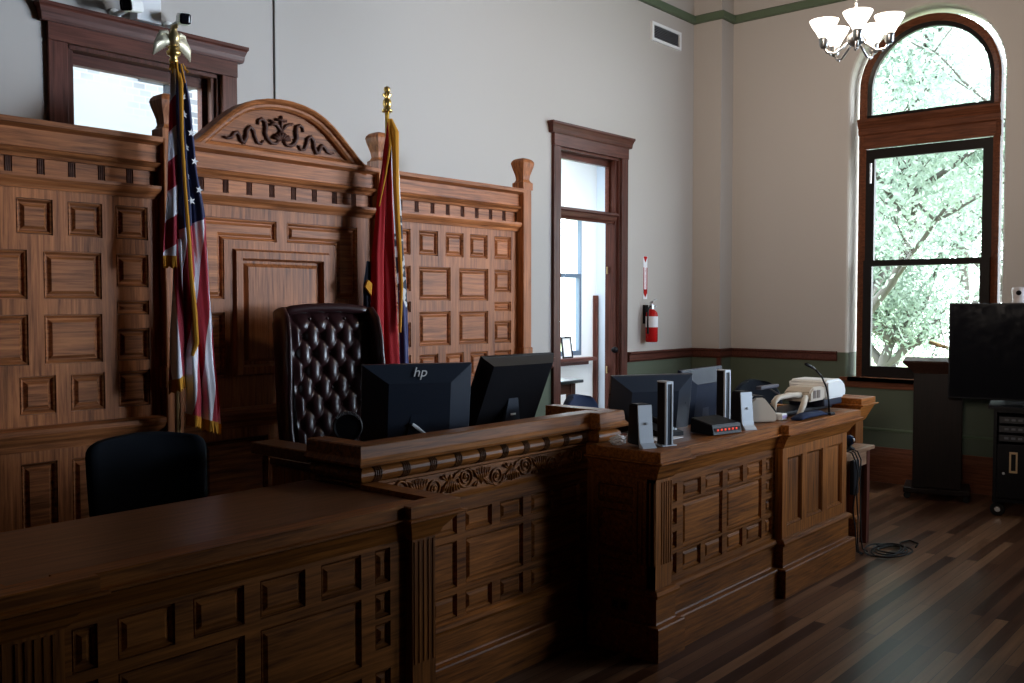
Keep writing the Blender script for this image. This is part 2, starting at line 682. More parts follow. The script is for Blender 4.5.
# wall as vertical strips between and around the openings
def strip(y0, y1, z0, z1):
    box(bm, XR, XR + TH, y0, y1, z0, z1)
edges = [YF]
for c in sorted(wall_windows):
    edges += [c - WR - .05, c + WR + .05]
edges.append(YB + .3)
for k in range(0, len(edges), 2):
    strip(edges[k], edges[k + 1], 0, ZC)
for c in wall_windows:
    strip(c - WR - .05, c + WR + .05, 0, WZ0)
    ro, ri = WR + .05, WR
    # front face around the arch, bullnose and reveal
    lev = [(ro, 0), (ri + .022, .004), (ri + .008, .016), (ri, .045), (ri, TH)]
    rings = []
    for r_, dx in lev:
        rings.append([bm.verts.new((XR + dx, y, z)) for y, z in arch_pts(c, r_, WZ0, WS)])
    for a, b in zip(rings, rings[1:]):
        for k in range(len(a) - 1):
            bm.faces.new([a[k], a[k + 1], b[k + 1], b[k]])
    # spandrels between the arch ring and the ceiling
    outer = rings[0]
    n = len(outer)
    tops = [bm.verts.new((XR, v.co.y, ZC)) for v in outer[1:-1]]
    for k in range(1, n - 2):
        bm.faces.new([outer[k], tops[k - 1], tops[k], outer[k + 1]])
    back = rings[-1]
    btops = [bm.verts.new((XR + TH, v.co.y, ZC)) for v in back[1:-1]]
    for k in range(1, n - 2):
        bm.faces.new([back[k], back[k + 1], btops[k], btops[k - 1]])
struct('wall_right', bm, M_WALL)
# corner pilaster
bm = BM(); box(bm, 9.137, XR, 4.946, YB, 0, ZC)
struct('wall_pilaster', bm, M_WALL)

# mouldings of the room
bm = BM()
CR = [(0, 4.765), (.035, 4.765), (.05, 4.78), (.05, 4.835), (.03, 4.85), (0, 4.85)]
sweep(bm, [(XL, YB), (9.137, YB), (9.137, 4.946), (XR, 4.946), (XR, YF)], CR)
struct('trim_1', bm, M_GREEN)
RP = [(0, 1.172), (.018, 1.172), (.03, 1.19), (.03, 1.24), (.045, 1.255), (.045, 1.272), (0, 1.272)]
bm = BM(); sweep(bm, [(7.875, YB), (9.137, YB), (9.137, 4.946), (XR, 4.946), (XR, 3.76)], RP)
struct('trim_2', bm, M_CASX)
bm = BM(); sweep(bm, [(5.4, YB), (6.665, YB)], RP)
struct('trim_3', bm, M_CASX)
bm = BM(); box(bm, 9.117, 9.157, 4.926, 4.966, .34, 1.172)
struct('trim_4', bm, M_CAS)
bm = BM()
BP = [(0, 0), (.03, 0), (.03, .26), (.02, .31), (.01, .345), (0, .345)]
sweep(bm, [(7.875, YB), (9.137, YB), (9.137, 4.946), (XR, 4.946), (XR, YF)], BP)
struct('baseboard_right', bm, M_WIN)
bm = BM(); sweep(bm, [(9.137, YB), (9.137, 4.946), (XR, 4.946), (XR, YF)], [(0, .50), (.012, .503), (.015, .515), (.012, .527), (0, .53)])
struct('trim_5', bm, M_GREEN)
bm = BM(); sweep(bm, [(XL, YB), (6.665, YB)], BP)
struct('baseboard_back', bm, M_WIN)
# raised floor behind the benches
bm = BM(); box(bm, .3, 6.2, 3.22, 4.95, 0, .15); box(bm, 2.46, 4.1, 3.0, 4.95, 0, .30)
struct('floor_platform', bm, M_FLOOR)

# ------------------------------------------------------------------ arched window
def arched_window(name, c, full):
    bm = BM()
    y0, y1 = c - .64, c + .64
    xf = XR + .14
    zs = 3.87
    c = c + .01
    # outer wooden frame following the arch
    o = arch_pts(c, .65, 1.0, zs)
    i = arch_pts(c, .585, 1.0, zs)
    rings = [[bm.verts.new((x, y, z)) for y, z in p] for x, p in ((xf + .10, o), (xf, o), (xf - .01, arch_pts(c, .63, 1.0, zs)), (xf + .02, i), (xf + .10, i))]
    for k in range(len(rings)):
        a, b = rings[k], rings[(k + 1) % len(rings)]
        for q in range(len(a) - 1):
            bm.faces.new([a[q], a[q + 1], b[q + 1], b[q]])
    for q in (0, -1):
        bm.faces.new([r_[q] for r_ in rings])
    w = struct(name, bm, M_WIN)
    # dark sash members
    bm = BM()
    o = arch_pts(c, .585, 3.60, zs)
    i = arch_pts(c, .545, 3.63, zs)
    rings = [[bm.verts.new((x, y, z)) for y, z in p] for x, p in ((xf + .09, o), (xf + .03, o), (xf + .045, i), (xf + .09, i))]
    for k in range(len(rings)):
        a, b = rings[k], rings[(k + 1) % len(rings)]
        for q in range(len(a) - 1):
            bm.faces.new([a[q], a[q + 1], b[q + 1], b[q]])
    box(bm, xf + .03, xf + .09, c - .585, c + .585, 3.58, 3.632)
    part('arch_sash', bm, M_SASH, w)
    bm = BM()
    framed(bm, 0, 1.17, 2.125, 3.29, 0, .045, [(.085, 1.085, 2.185, 3.195)], T=lambda u, y, z: Vector((xf + .02 + y, c + .585 - u, z)))
    part('upper_sash', bm, M_SASH, w)
    bm = BM()
    framed(bm, 0, 1.17, 1.02, 2.185, 0, .045, [(.085, 1.085, 1.13, 2.127)], T=lambda u, y, z: Vector((xf - .02 + y, c + .585 - u, z)))
    part('lower_sash', bm, M_SASH, w)
    # heavy transom beam with cornice
    bm = BM()
    sec = [(0, 3.30), (.05, 3.30), (.055, 3.315), (.055, 3.43), (.075, 3.445), (.075, 3.50), (.10, 3.545), (.115, 3.56), (.115, 3.588), (0, 3.588)]
    sweep(bm, [(xf + .06, c + .655), (xf + .06, c - .655)][::1], sec)
    part('transom', bm, M_WIN, w)
    # stool and apron
    bm = BM()
    box(bm, XR - .07, xf + .1, c - .68, c + .66, .985, 1.02); box(bm, XR - .07, XR, c - .82, c + .74, .985, 1.02)
    box(bm, XR - .025, XR, c - .78, c + .70, .92, .985)
    part('sill', bm, M_WIN, w)
    bm = BM()
    vs = [bm.verts.new((xf + .065, y, z)) for y, z in arch_pts(c, .55, 3.62, zs)]
    bm.faces.new(vs)
    part('arch_pane', bm, M_GLASS, w)
    bm = BM()
    quad(bm, [(xf + .045, c - .51, 2.18), (xf + .045, c + .51, 2.18), (xf + .045, c + .51, 3.2), (xf + .045, c - .51, 3.2)])
    part('upper_pane', bm, M_GLASS, w)
    bm = BM()
    quad(bm, [(xf + .005, c - .51, 1.12), (xf + .005, c + .51, 1.12), (xf + .005, c + .51, 2.13), (xf + .005, c - .51, 2.13)])
    part('lower_pane', bm, M_GLASS, w)
    if not full:
        bm = BM()
        box(bm, xf + .10, xf + .115, c - .64, c + .64, 1.0, 4.54)
        part('sky_blocker', bm, M_PLAST, w)  # opaque sheet added out of view to keep sky light out
    if full:
        bm = BM()
        box(bm, xf - .025, xf - .012, c + .515, c + .535, 2.95, 3.15, bev=.003)
        part('latch', bm, M_SILV, w, label='silver latch plate')
    return w
for k, c in enumerate(wall_windows):
    arched_window('window_%d' % (k + 1), c, k == 0)

# ------------------------------------------------------------------ doors in the back wall
def casing(name, D, zc, ztop, deep=.16):
    """wide flat casing with a moulded head; D = opening"""
    x0, x1, z0, z1 = D
    bm = BM()
    W = .105
    for a, b in ((x0 - W, x0), (x1, x1 + W)):
        box(bm, a, b, YB - .03, YB, 0, z1, bev=.004)
    w = struct(name, bm, M_CAS)
    bm = BM()
    box(bm, x0 - W, x1 + W, YB - .035, YB, z1, ztop - .09)
    part('head_board', bm, M_CASX, w)
    bm = BM()
    zt = ztop
    sec = [(0, zt - .10), (.04, zt - .10), (.045, zt - .085), (.048, zt - .06), (.058, zt - .03), (.066, zt - .018), (.066, zt), (0, zt)]
    sweep(bm, [(x0 - W + .005, YB), (x0 - W + .005, YB - .005), (x1 + W - .005, YB - .005), (x1 + W - .005, YB)], sec)
    part('head_cornice', bm, M_CASX, w)
    # jamb lining
    bm = BM()
    box(bm, x0, x0 + .022, YB, YB + .155, 0, z1)
    box(bm, x1 - .022, x1, YB, YB + .155, 0, z1)
    box(bm, x0, x1, YB, YB + .155, z1 - .022, z1)
    box(bm, x0 + .022, x0 + .05, YB + .02, YB + .06, 0, z1)
    box(bm, x1 - .05, x1 - .022, YB + .02, YB + .06, 0, z1)
    part('jamb', bm, M_CAS, w)
    return w
d1 = casing('door_1', D1, 0, 3.372)
bm = BM()
sec = [(0, 2.53), (.03, 2.53), (.035, 2.545), (.05, 2.56), (.06, 2.60), (.075, 2.61), (.075, 2.63), (0, 2.63)]
sweep(bm, [(D1[0] + .02, YB + .07), (D1[1] - .02, YB + .07)], sec)
part('transom_bar', bm, M_CASX, d1)
bm = BM()
framed(bm, D1[0] + .022, D1[1] - .022, 2.63, 3.143, YB + .1, .045, [(D1[0] + .035, D1[1] - .045, 2.65, 3.09)])
part('transom_sash', bm, M_CASX, d1)
bm = BM(); quad(bm, [(D1[0] + .03, YB + .12, 2.64), (D1[1] - .04, YB + .12, 2.64), (D1[1] - .04, YB + .12, 3.1), (D1[0] + .03, YB + .12, 3.1)])
part('transom_pane', bm, M_GLASS, d1)
bm = BM()
for z in (.35, 1.10, 2.08):
    lathe(bm, [(.0, -.035), (.008, -.035), (.008, .035), (.0, .035)], c=(D1[1] - .045, YB + .115, z), n=10)
part('hinge', bm, M_BRONZE, d1)
bm = BM(); lathe(bm, [(0, 0), (.03, .0), (.032, .02), (.02, .05), (0, .055)], c=(D1[1] - .03, YB + .02, 1.30), n=14, M=Matrix.Rotation(R(-90), 4, 'Y'))
part('door_knob', bm, M_BLK, d1, smooth=True)

d2 = casing('door_2', D2, 0, 3.368)
bm = BM()
framed(bm, D2[0] + .022, D2[1] - .022, 2.3, 3.153, YB + .08, .05, [(D2[0] + .045, 3.25, 2.36, 3.09)])
part('transom_sash', bm, M_CASX, d2)
bm = BM(); quad(bm, [(D2[0] + .04, YB + .10, 2.35), (3.26, YB + .10, 2.35), (3.26, YB + .10, 3.10), (D2[0] + .04, YB + .10, 3.10)])
part('transom_pane', bm, M_GLASS, d2)
bm = BM(); box(bm, D2[0] + .022, D2[1] - .022, YB + .08, YB + .13, 0, 2.3)
part('door_leaf', bm, M_CASX, d2)

# what lies beyond: the lit side room behind door 1, the pale brick court behind door 2
bm = BM()
RW = (8.95, 9.70, 1.10, 2.88)
framed(bm, 6.3, 12.2, 0, 3.9, 7.2, .25, [RW])
struct('wall_far', bm, M_PLAST)
bm = BM(); box(bm, 6.0, 6.3, YB + .3, 7.45, 0, 3.9)
struct('wall_far_left', bm, M_PLAST)
bm = BM(); box(bm, 10.02, 10.2, YB + .3, 7.2, 0, 3.9)
struct('wall_far_right', bm, plain('pale_blue_plaster', (.55, .64, .75), .7))
bm = BM(); box(bm, 6.3, 10.02, YB + .3, 7.2, 3.75, 3.9)
struct('ceiling_far', bm, M_PLAST)
bm = BM(); box(bm, 6.0, 12.2, YB + .3, 7.45, -.2, 0)
struct('floor_far', bm, M_FLOOR)
bm = BM()
framed(bm, RW[0], RW[1], RW[2], RW[3], 7.2, .06, [(RW[0] + .05, RW[1] - .045, RW[2] + .06, 2.08), (RW[0] + .05, RW[1] - .012, 2.13, RW[3] - .03)])
w4 = struct('window_4', bm, plain('blue_grey_sash', (.10, .14, .20), .5))
bm = BM(); box(bm, RW[0] - .2, RW[1] + .17, 7.08, 7.26, 1.03, 1.075, bev=.008)
box(bm, RW[0] - .15, RW[1] + .12, 7.17, 7.2, .98, 1.03)
part('sill', bm, M_CASX, w4)
bm = BM(); quad(bm, [(RW[0], 7.23, RW[2]), (RW[1], 7.23, RW[2]), (RW[1], 7.23, RW[3]), (RW[0], 7.23, RW[3])])
part('pane', bm, M_GLASS, w4)
bm = BM(); box(bm, 9.945, 9.99, 7.14, 7.2, 0, 1.86, bev=.005)
struct('trim_6', bm, M_CAS)
t = thing('picture_frame', 'small black picture frame leaning on the sill of the window seen through the doorway', 'picture frame', (9.28, 7.12, 1.075))
bm = BM()
Mf = Matrix.Translation((9.30, 7.10, 1.08)) @ Matrix.Rotation(R(-8), 4, 'X')
framed(bm, -.10, .10, 0, .27, 0, .015, [(-.082, .082, .02, .25)], T=lambda x, y, z: Mf @ Vector((x, y, z)))
part('frame', bm, M_BLK, t)
bm = BM(); quad(bm, [Mf @ Vector(p) for p in ((-.082, .008, .02), (.082, .008, .02), (.082, .008, .25), (-.082, .008, .25))])
part('picture', bm, M_PAPER, t, label='pale picture')
t = thing('side_table', 'dark wooden table with square legs seen through the doorway', 'table', (8.0, 6.45, 0))
bm = BM(); box(bm, 7.55, 8.40, 6.2, 6.7, .885, .92, bev=.008)
part('tabletop', bm, M_SLATE, t, label='dark top')
bm = BM(); framed(bm, 7.65, 8.28, .77, .885, 6.25, .02, [])
part('apron', bm, M_CASX, t)
for x in (7.62, 8.22):
    for y in (6.24, 6.60):
        bm = BM(); box(bm, x, x + .08, y, y + .07, 0, .885)
        part('leg', bm, M_CAS, t)
bm = BM(); box(bm, 1.2, 5.2, 8.2, 8.5, 0, 6)
struct('wall_court', bm, M_BRICK)
bm = BM()
box(bm, 1.2, 5.2, 8.12, 8.2, 2.86, 2.98)
struct('trim_7', bm, plain('grey_ledge', (.04, .045, .055), .7))
bm = BM()
box(bm, 3.93, 3.97, 7.0, 7.04, -.2, 3.48); box(bm, 3.73, 4.17, 6.98, 7.06, 3.48, 3.52)
o = part('lamp_post', bm, M_SLATE, None, loc=(3.95, 7.02, -.2)); tag(o, 'grey T-shaped post outside the transom window behind the striped flag', 'post')

# ------------------------------------------------------------------ panelled screen behind the judge
PY = 4.42
scr = thing('paneled_screen', 'tall carved oak panelled screen behind the judge with an arched pediment', 'wall paneling', (3.17, PY, .0))
colsR = [(3.975, 4.14), (4.214, 4.384), (4.455, 4.625), (4.69, 4.865), (4.937, 5.115)]
colsL = [(1.225, 1.40), (1.475, 1.65), (1.757, 1.917), (1.985, 2.147), (2.213, 2.376)]
bigR = [(4.214, 4.50), (4.581, 4.872)]
bigL = [(1.505, 1.80), (1.871, 2.139)]
def section(cols, big, x0, x1):
    H = []
    for c in cols:
        H.append((c[0], c[1], 2.063, 2.224))
        H.append((c[0], c[1], 1.25, 1.424))
    for c in big:
        H.append((c[0], c[1], 1.772, 1.992))
        H.append((c[0], c[1], 1.475, 1.702))
    for c in (cols[0], cols[-1]):
        H.append((c[0], c[1], 1.832, 1.992))
        H.append((c[0], c[1], 1.698, 1.766))
        H.append((c[0], c[1], 1.475, 1.632))
    for c in cols:
        H.append((c[0], c[1], .55, 1.03))
    bm = BM()
    framed(bm, x0, x1, .0, 2.275, PY, .03, H)
    part('frame', bm, M_SCRV, scr)
    for h in H:
        raised_panel('raised_panel', scr, M_SCR, rect(*h), PY)
section(colsL, bigL, 1.17, 2.43)
section(colsR, bigR, 3.92, 5.187)
# centre section
cl, cr = 2.53, 3.83
Hc = [(2.66, 3.131, 1.779, 2.20), (3.199, 3.70, 1.779, 2.20), (2.844, 3.494, 1.34, 2.055), (2.665, 2.80, 1.40, 1.706), (3.54, 3.70, 1.40, 1.706)]
# L-shaped openings are the union of two rectangles
LL = [(2.655, 1.775), (2.80, 1.775), (2.80, 2.09), (3.131, 2.09), (3.131, 2.205), (2.655, 2.205)]
LR = [(3.199, 2.09), (3.54, 2.09), (3.54, 1.775), (3.705, 1.775), (3.705, 2.205), (3.199, 2.205)]
holes = [(2.655, 2.80, 1.775, 2.205), (2.80, 3.131, 2.09, 2.205), (3.199, 3.54, 2.09, 2.205), (3.54, 3.705, 1.775, 2.205),
         (2.665, 2.80, 1.36, 1.706), (3.54, 3.70, 1.36, 1.706), (2.85, 3.49, 1.36, 2.045),
         (2.665, 3.06, .55, 1.03), (3.29, 3.70, .55, 1.03)]
bm = BM(); framed(bm, cl, cr, 0, 2.275, PY, .03, holes)
part('frame', bm, M_SCRV, scr)
raised_panel('raised_panel', scr, M_SCR, LL, PY)
raised_panel('raised_panel', scr, M_SCR, LR, PY)
for h in (holes[4], holes[5], holes[7], holes[8]):
    raised_panel('raised_panel', scr, M_SCR, rect(*h), PY)
# the big centre panel steps forward: outer moulding, flat border, raised field
bm = BM()
ring = [(rect(2.85, 3.49, 1.36, 2.045), 0), (inset(rect(2.85, 3.49, 1.36, 2.045), .012), -.02), (inset(rect(2.85, 3.49, 1.36, 2.045), .05), -.02),
        (inset(rect(2.85, 3.49, 1.36, 2.045), .062), .014), (inset(rect(2.85, 3.49, 1.36, 2.045), .075), .014), (inset(rect(2.85, 3.49, 1.36, 2.045), .095), -.004)]
rr = [[bm.verts.new((p[0], PY + dy, p[1])) for p in pl] for pl, dy in ring]
for a, b in zip(rr, rr[1:]):
    for k in range(4):
        bm.faces.new([a[k], a[(k + 1) % 4], b[(k + 1) % 4], b[k]])
bm.faces.new(rr[-1])
part('center_panel', bm, M_SCRV, scr)
# solid back
bm = BM(); box(bm, 1.17, 5.187, PY + .032, PY + .07, 0, 2.44)
part('back_board', bm, M_SCR, scr)
# ledge mouldings
for x0, x1 in ((1.17, 2.43), (2.53, 3.83), (3.92, 5.187)):
    z = 1.135
    bm = BM(); sweep(bm, [(x0, PY), (x1, PY)], [(0, z - .05), (.015, z - .05), (.02, z - .02), (.04, z), (.055, z + .03), (.055, z + .05), (.02, z + .062), (0, z + .062)])
    part('ledge', bm, M_SCR, scr)
    bm = BM(); sweep(bm, [(x0, PY), (x1, PY)], [(0, 0), (.03, 0), (.03, .3), (.02, .34), (0, .34)])
    part('plinth', bm, M_SCR, scr)
    # moulding under the dentil band
    bm = BM(); sweep(bm, [(x0, PY), (x1, PY)], [(0, 2.268), (.012, 2.268), (.018, 2.285), (.035, 2.30), (.042, 2.315), (.042, 2.33), (0, 2.33)])
    part('band_moulding', bm, M_SCR, scr)
    bm = BM(); box(bm, x0, x1, PY + .018, PY + .04, 2.275, 2.44)
    n = max(1, round((x1 - x0) / .1385))
    w = (x1 - x0) / n
    for k in range(n):
        xa, xb = x0 + k * w + .018, x0 + (k + 1) * w - .018
        prism(bm, rect(xa, xb, 2.331, 2.409), lambda u, v: Vector((u, PY + .018, v)), lambda u, v: Vector((u, PY + .008, v)))
    part('block_band', bm, M_SCR, scr)
    bm = BM()
    for k in range(n + 1):
        xc = x0 + k * w
        for q in (-.0085, 0, .0085):
            xx = min(max(xc + q, x0 + .003), x1 - .003)
            tube(bm, [(xx, PY + .013, 2.331), (xx, PY + .013, 2.409)], .0042, 6)
    part('band_reeds', bm, M_SCRD, scr)
    bm = BM(); sweep(bm, [(x0, PY), (x1, PY)], [(-.03, 2.405), (.01, 2.405), (.016, 2.42), (.032, 2.43), (.04, 2.442), (.02, 2.45), (.02, 2.53), (.035, 2.535), (.06, 2.545), (.065, 2.568), (-.07, 2.568), (-.07, 2.45)])
    part('cap', bm, M_SCR, scr)
# posts with flared finials
for px in (1.12, 2.48, 3.875, 5.232):
    bm = BM()
    box(bm, px - .045, px + .045, PY - .055, PY + .04, 0, 2.575, bev=.006)
    box(bm, px - .055, px + .055, PY - .065, PY + .05, 0, .34)
    box(bm, px - .054, px + .054, PY - .064, PY + .046, 1.33, 1.44, bev=.01)
    p = part('post', bm, M_SCRV, scr)
    bm = BM()
    prof = [(.052, 2.565), (.052, 2.615), (.040, 2.625), (.034, 2.64), (.038, 2.67), (.055, 2.73), (.060, 2.755), (.056, 2.77), (.045, 2.783), (.025, 2.792)]
    rings = [[bm.verts.new((px + sx * r_, PY - .008 + sy * r_, z)) for sx, sy in ((-1, -1), (1, -1), (1, 1), (-1, 1))] for r_, z in prof]
    for a, b in zip(rings, rings[1:]):
        for k in range(4):
            bm.faces.new([a[k], a[(k + 1) % 4], b[(k + 1) % 4], b[k]])
    bm.faces.new(rings[-1]); bm.faces.new(rings[0][::-1])
    part('finial', bm, M_SCRV, p)
# pediment
pts = [(2.565, 2.572), (2.607, 2.578), (2.645, 2.605), (2.688, 2.644), (2.77, 2.716), (2.83, 2.765), (2.898, 2.809), (2.97, 2.84), (3.045, 2.858), (3.12, 2.867)]
half = [(3.165 * 2 - x, z) for x, z in pts][::-1]
arch = pts + [(3.165, 2.868)] + half
bm = BM()
poly = [(x, z - .015) for x, z in arch][::-1] + [(2.57, 2.55), (3.76, 2.55)]
prism(bm, poly[::-1], lambda u, v: Vector((u, PY + .03, v)), lambda u, v: Vector((u, PY + .002, v)))
ped = part('pediment', bm, M_SCR, scr)
bm = BM(); sweep_v(bm, arch, [(0, -.05), (0, .055), (.012, .06), (.022, .05), (.028, .035), (.04, .032), (.052, .02), (.056, -.03)], PY)
part('arch_moulding', bm, M_SCR, ped)
bm = BM(); sweep(bm, [(2.60, PY), (3.73, PY)], [(-.02, 2.565), (.02, 2.565), (.024, 2.575), (.016, 2.592), (0, 2.6), (-.02, 2.6)])
part('base_moulding', bm, M_SCR, ped)
bm = BM()
snake = [(2.80, 2.628), (2.825, 2.622), (2.85, 2.63), (2.868, 2.655), (2.885, 2.662), (2.9, 2.645), (2.908, 2.62), (2.925, 2.612), (2.94, 2.64), (2.945, 2.68), (2.965, 2.702), (2.985, 2.688), (2.995, 2.65), (3.01, 2.622), (3.035, 2.618), (3.05, 2.64)]
snake2 = [(3.015, 2.72), (3.02, 2.745), (3.04, 2.755), (3.062, 2.742), (3.066, 2.71), (3.06, 2.68), (3.075, 2.65), (3.10, 2.632), (3.13, 2.632), (3.15, 2.65)]
center = [[(3.165, 2.79), (3.165, 2.70)], [(3.13, 2.765), (3.2, 2.765)], [(3.09, 2.73), (3.12, 2.74), (3.15, 2.73)], [(3.12, 2.66), (3.20, 2.74), (3.24, 2.755)], [(3.21, 2.66), (3.13, 2.74), (3.09, 2.755)]]
for mir in (1, -1):
    for sn in (snake, snake2):
        P = [(3.165 + mir * (x - 3.165), PY - .006, z) for x, z in sn]
        tube(bm, P, [.006 + .006 * math.sin(PI * k / (len(P) - 1)) for k in range(len(P))], 8, flat=((0, 1, 0), .8))
for ln in center:
    tube(bm, [(x, PY - .006, z) for x, z in ln], .008, 8)
for a in range(7):
    an = PI * (a + .5) / 7
    tube(bm, [(3.165, PY - .006, 2.655), (3.165 + .055 * math.cos(an), PY - .012, 2.655 + .04 * math.sin(an))], [.005, .01], 7)
part('carving', bm, M_SCRD, ped, smooth=True)

# ------------------------------------------------------------------ benches
def profile_cap(zb, zm, zt):
    """top board zm..zt with an ogee moulding below it down to zb"""
    return [(-.02, zb), (.004, zb), (.014, zb + .012), (.022, zb + .03), (.06, zm - .02), (.085, zm - .008), (.085, zm - .001), (.066, zm + .001), (.066, zt - .004), (.062, zt), (-.02, zt)]
def plinth(parent, path, mat):
    bm = BM()
    sweep(bm, path, [(-.02, 0), (.05, 0), (.05, .160), (.046, .167), (.018, .171), (.014, .178), (.014, .295), (.03, .305), (.034, .32), (.022, .332), (.004, .34), (-.02, .34)])
    return part('plinth', bm, mat, parent)

# --- low desk at the left
FYL = 2.50
ld = thing('reporter_desk', 'low oak panelled desk with fluted end pilasters at the left foreground', 'desk', (1.65, 2.85, 0))
c1 = [(1.112, 1.182), (1.238, 1.409), (1.467, 1.640), (1.697, 1.869), (1.933, 2.104), (2.166, 2.237)]
H = []
for c in c1:
    H.append((c[0], c[1], .766, .888))
    H.append((c[0], c[1], .355, .455))
for x0, x1 in ((1.238, 1.640), (1.697, 2.104)):
    H.append((x0, x1, .495, .732))
for c in (c1[0], c1[-1]):
    H.append((c[0], c[1], .645, .735)); H.append((c[0], c[1], .535, .625))
bm = BM(); framed(bm, .93, 2.31, .30, .95, FYL, .03, H)
part('front_frame', bm, M_OAK, ld)
for h in H:
    raised_panel('raised_panel', ld, M_OAK, rect(*h), FYL, mold=.012, field=.012, bevel=.012, depth=.014, rise=.009)
bm = BM(); box(bm, .93, 2.42, FYL + .035, 3.18, .0, .94)
part('carcass', bm, M_OAKV, ld)
LP = [(.93, 3.18), (.93, FYL - .02), (1.085, FYL - .02), (1.085, FYL), (2.31, FYL), (2.31, FYL - .036), (2.425, FYL - .036), (2.425, 2.86)]
plinth(ld, LP, M_OAK)
bm = BM(); sweep(bm, LP, profile_cap(.905, 1.0, 1.042))
part('cornice', bm, M_OAK, ld)
bm = BM(); box(bm, .94, 2.40, FYL + .0, 3.18, .975, 1.024)
part('desktop', bm, M_OAKY, ld)
bm = BM(); box(bm, .93, 1.085, FYL - .02, FYL + .03, .30, .95); part('pilaster', bm, M_OAKV, ld)
bm = BM(); flutes(bm, .96, 1.06, .45, .895, FYL - .024, 4); part('fluting', bm, M_OAKV, ld)
bm = BM(); box(bm, 2.31, 2.425, FYL - .036, FYL + .03, .30, .95); part('pilaster', bm, M_OAKV, ld)
bm = BM(); flutes(bm, 2.318, 2.418, .45, .895, FYL - .040, 4); part('fluting', bm, M_OAKV, ld)

# --- judge's bench
FJ = 2.93
jb = thing('judge_bench', "tall central oak judge's bench with a carved scroll frieze", 'bench', (3.27, 3.2, 0))
JPATH = [(2.48, 3.20), (2.48, FJ), (4.0, FJ), (4.0, FJ - .06), (4.07, FJ - .06), (4.07, 3.25)]
H = []
cj = [(2.60, 2.80), (2.863, 3.02), (3.075, 3.254), (3.313, 3.48), (3.542, 3.716), (3.774, 3.937)]
for c in cj:
    H.append((c[0], c[1], .722, .82)); H.append((c[0], c[1], .347, .452))
for x0, x1 in ((2.60, 3.02), (3.078, 3.48), (3.543, 3.935)):
    H.append((x0, x1, .482, .692))
bm = BM(); framed(bm, 2.48, 4.0, .30, .90, FJ, .03, H)
part('front_frame', bm, M_OAK, jb)
for h in H:
    raised_panel('raised_panel', jb, M_OAK, rect(*h), FJ, mold=.012, field=.012, bevel=.012, depth=.014, rise=.009)
bm = BM(); box(bm, 2.485, 4.065, FJ + .035, 3.56, .0, 1.03)
part('carcass', bm, M_OAKV, jb)
bm = BM(); box(bm, 2.40, 2.53, 3.19, 3.60, 1.09, 1.14, bev=.006); box(bm, 2.50, 4.07, 2.96, 3.60, 1.03, 1.06)
part('desktop', bm, M_OAKY, jb)
plinth(jb, [(2.48, 3.56), (2.48, FJ), (3.90, FJ)], M_OAK)
bm = BM(); box(bm, 4.0, 4.07, FJ - .06, FJ + .03, .0, 1.05)
part('pilaster', bm, M_OAKV, jb)
# rail: board, ogee, roll moulding and frieze ground
roll = [(.024 + .040 * math.sin(PI * k / 8), 1.067 - .033 * math.cos(PI * k / 8)) for k in range(9)]
bm = BM(); sweep(bm, JPATH, [(-.02, .89), (.022, .89), (.026, .902), (.016, .912), (.012, 1.012), (.022, 1.016), (.034, 1.022), (.034, 1.032)] + roll + [(.068, 1.104), (.092, 1.112), (.094, 1.122), (.082, 1.136), (.078, 1.142), (.074, 1.188), (.068, 1.193), (-.02, 1.193)])
part('rail', bm, M_OAK, jb)
for x in [2.506 + .1545 * k for k in range(0, 10)]:
    bm = BM()
    for q in (-.016, -.0055, .0055, .016):
        P = [(x + q + .006 * (k - 3) / 3, FJ - .024 - .041 * math.sin(PI * k / 6), 1.067 - .033 * math.cos(PI * k / 6)) for k in range(7)]
        tube(bm, P, .0046, 6)
    part('reeded_band', bm, M_OAKD, jb)
# carved running scroll
bm = BM()
fy = FJ - .014
fx = [2.664, 2.864, 3.059, 3.268, 3.478, 3.683, 3.887]
zc = .963
for i, x in enumerate(fx):
    up = 1 if i % 2 == 0 else -1
    zz = zc - .012 * up * -1
    sp = []
    for k in range(34):
        a = k / 33 * 4.2 * PI
        r_ = .050 * (1 - .82 * k / 33)
        sp.append((x + up * r_ * math.cos(a + PI), fy - .004, zz + r_ * math.sin(a + PI)))
    tube(bm, sp, [.0062 - .0025 * k / 33 for k in range(34)], 6)
    lathe(bm, [(.012, 0), (.010, .006), (0, .010)], c=(x, fy, zz), n=10, M=Matrix.Rotation(R(90), 4, 'X'))
    if i < len(fx) - 1:
        x2 = fx[i + 1]
        zz2 = zc + .012 * -up
        P = []
        for k in range(17):
            f = k / 16
            P.append((x + .02 + (x2 - x - .04) * f, fy - .004, zc + up * .045 * math.cos(PI * f)))
        tube(bm, P, .0055, 6)
        xm = (x + x2) / 2
        for k in range(7):
            f = (k - 3) / 3
            x0_ = xm + f * .028 - .03 * up * 0
            tip = (xm + f * .058, fy - .005, zc + up * (.046 - abs(f) * .01))
            base = (xm + f * .012, fy - .001, zc - up * .035 + up * abs(f) * .025)
            mid = ((tip[0] + base[0]) / 2 + .006 * f, fy - .009, (tip[2] + base[2]) / 2)
            tube(bm, [base, mid, tip], [.003, .0065, .0035], 6)
            tip2 = (xm - f * .058, fy - .005, zc - up * (.046 - abs(f) * .012))
            if abs(f) > .5:
                tube(bm, [(xm - f * .02, fy, zc - up * .01), tip2], [.003, .006], 6)
part('carved_frieze', bm, M_OAK, jb, smooth=True)

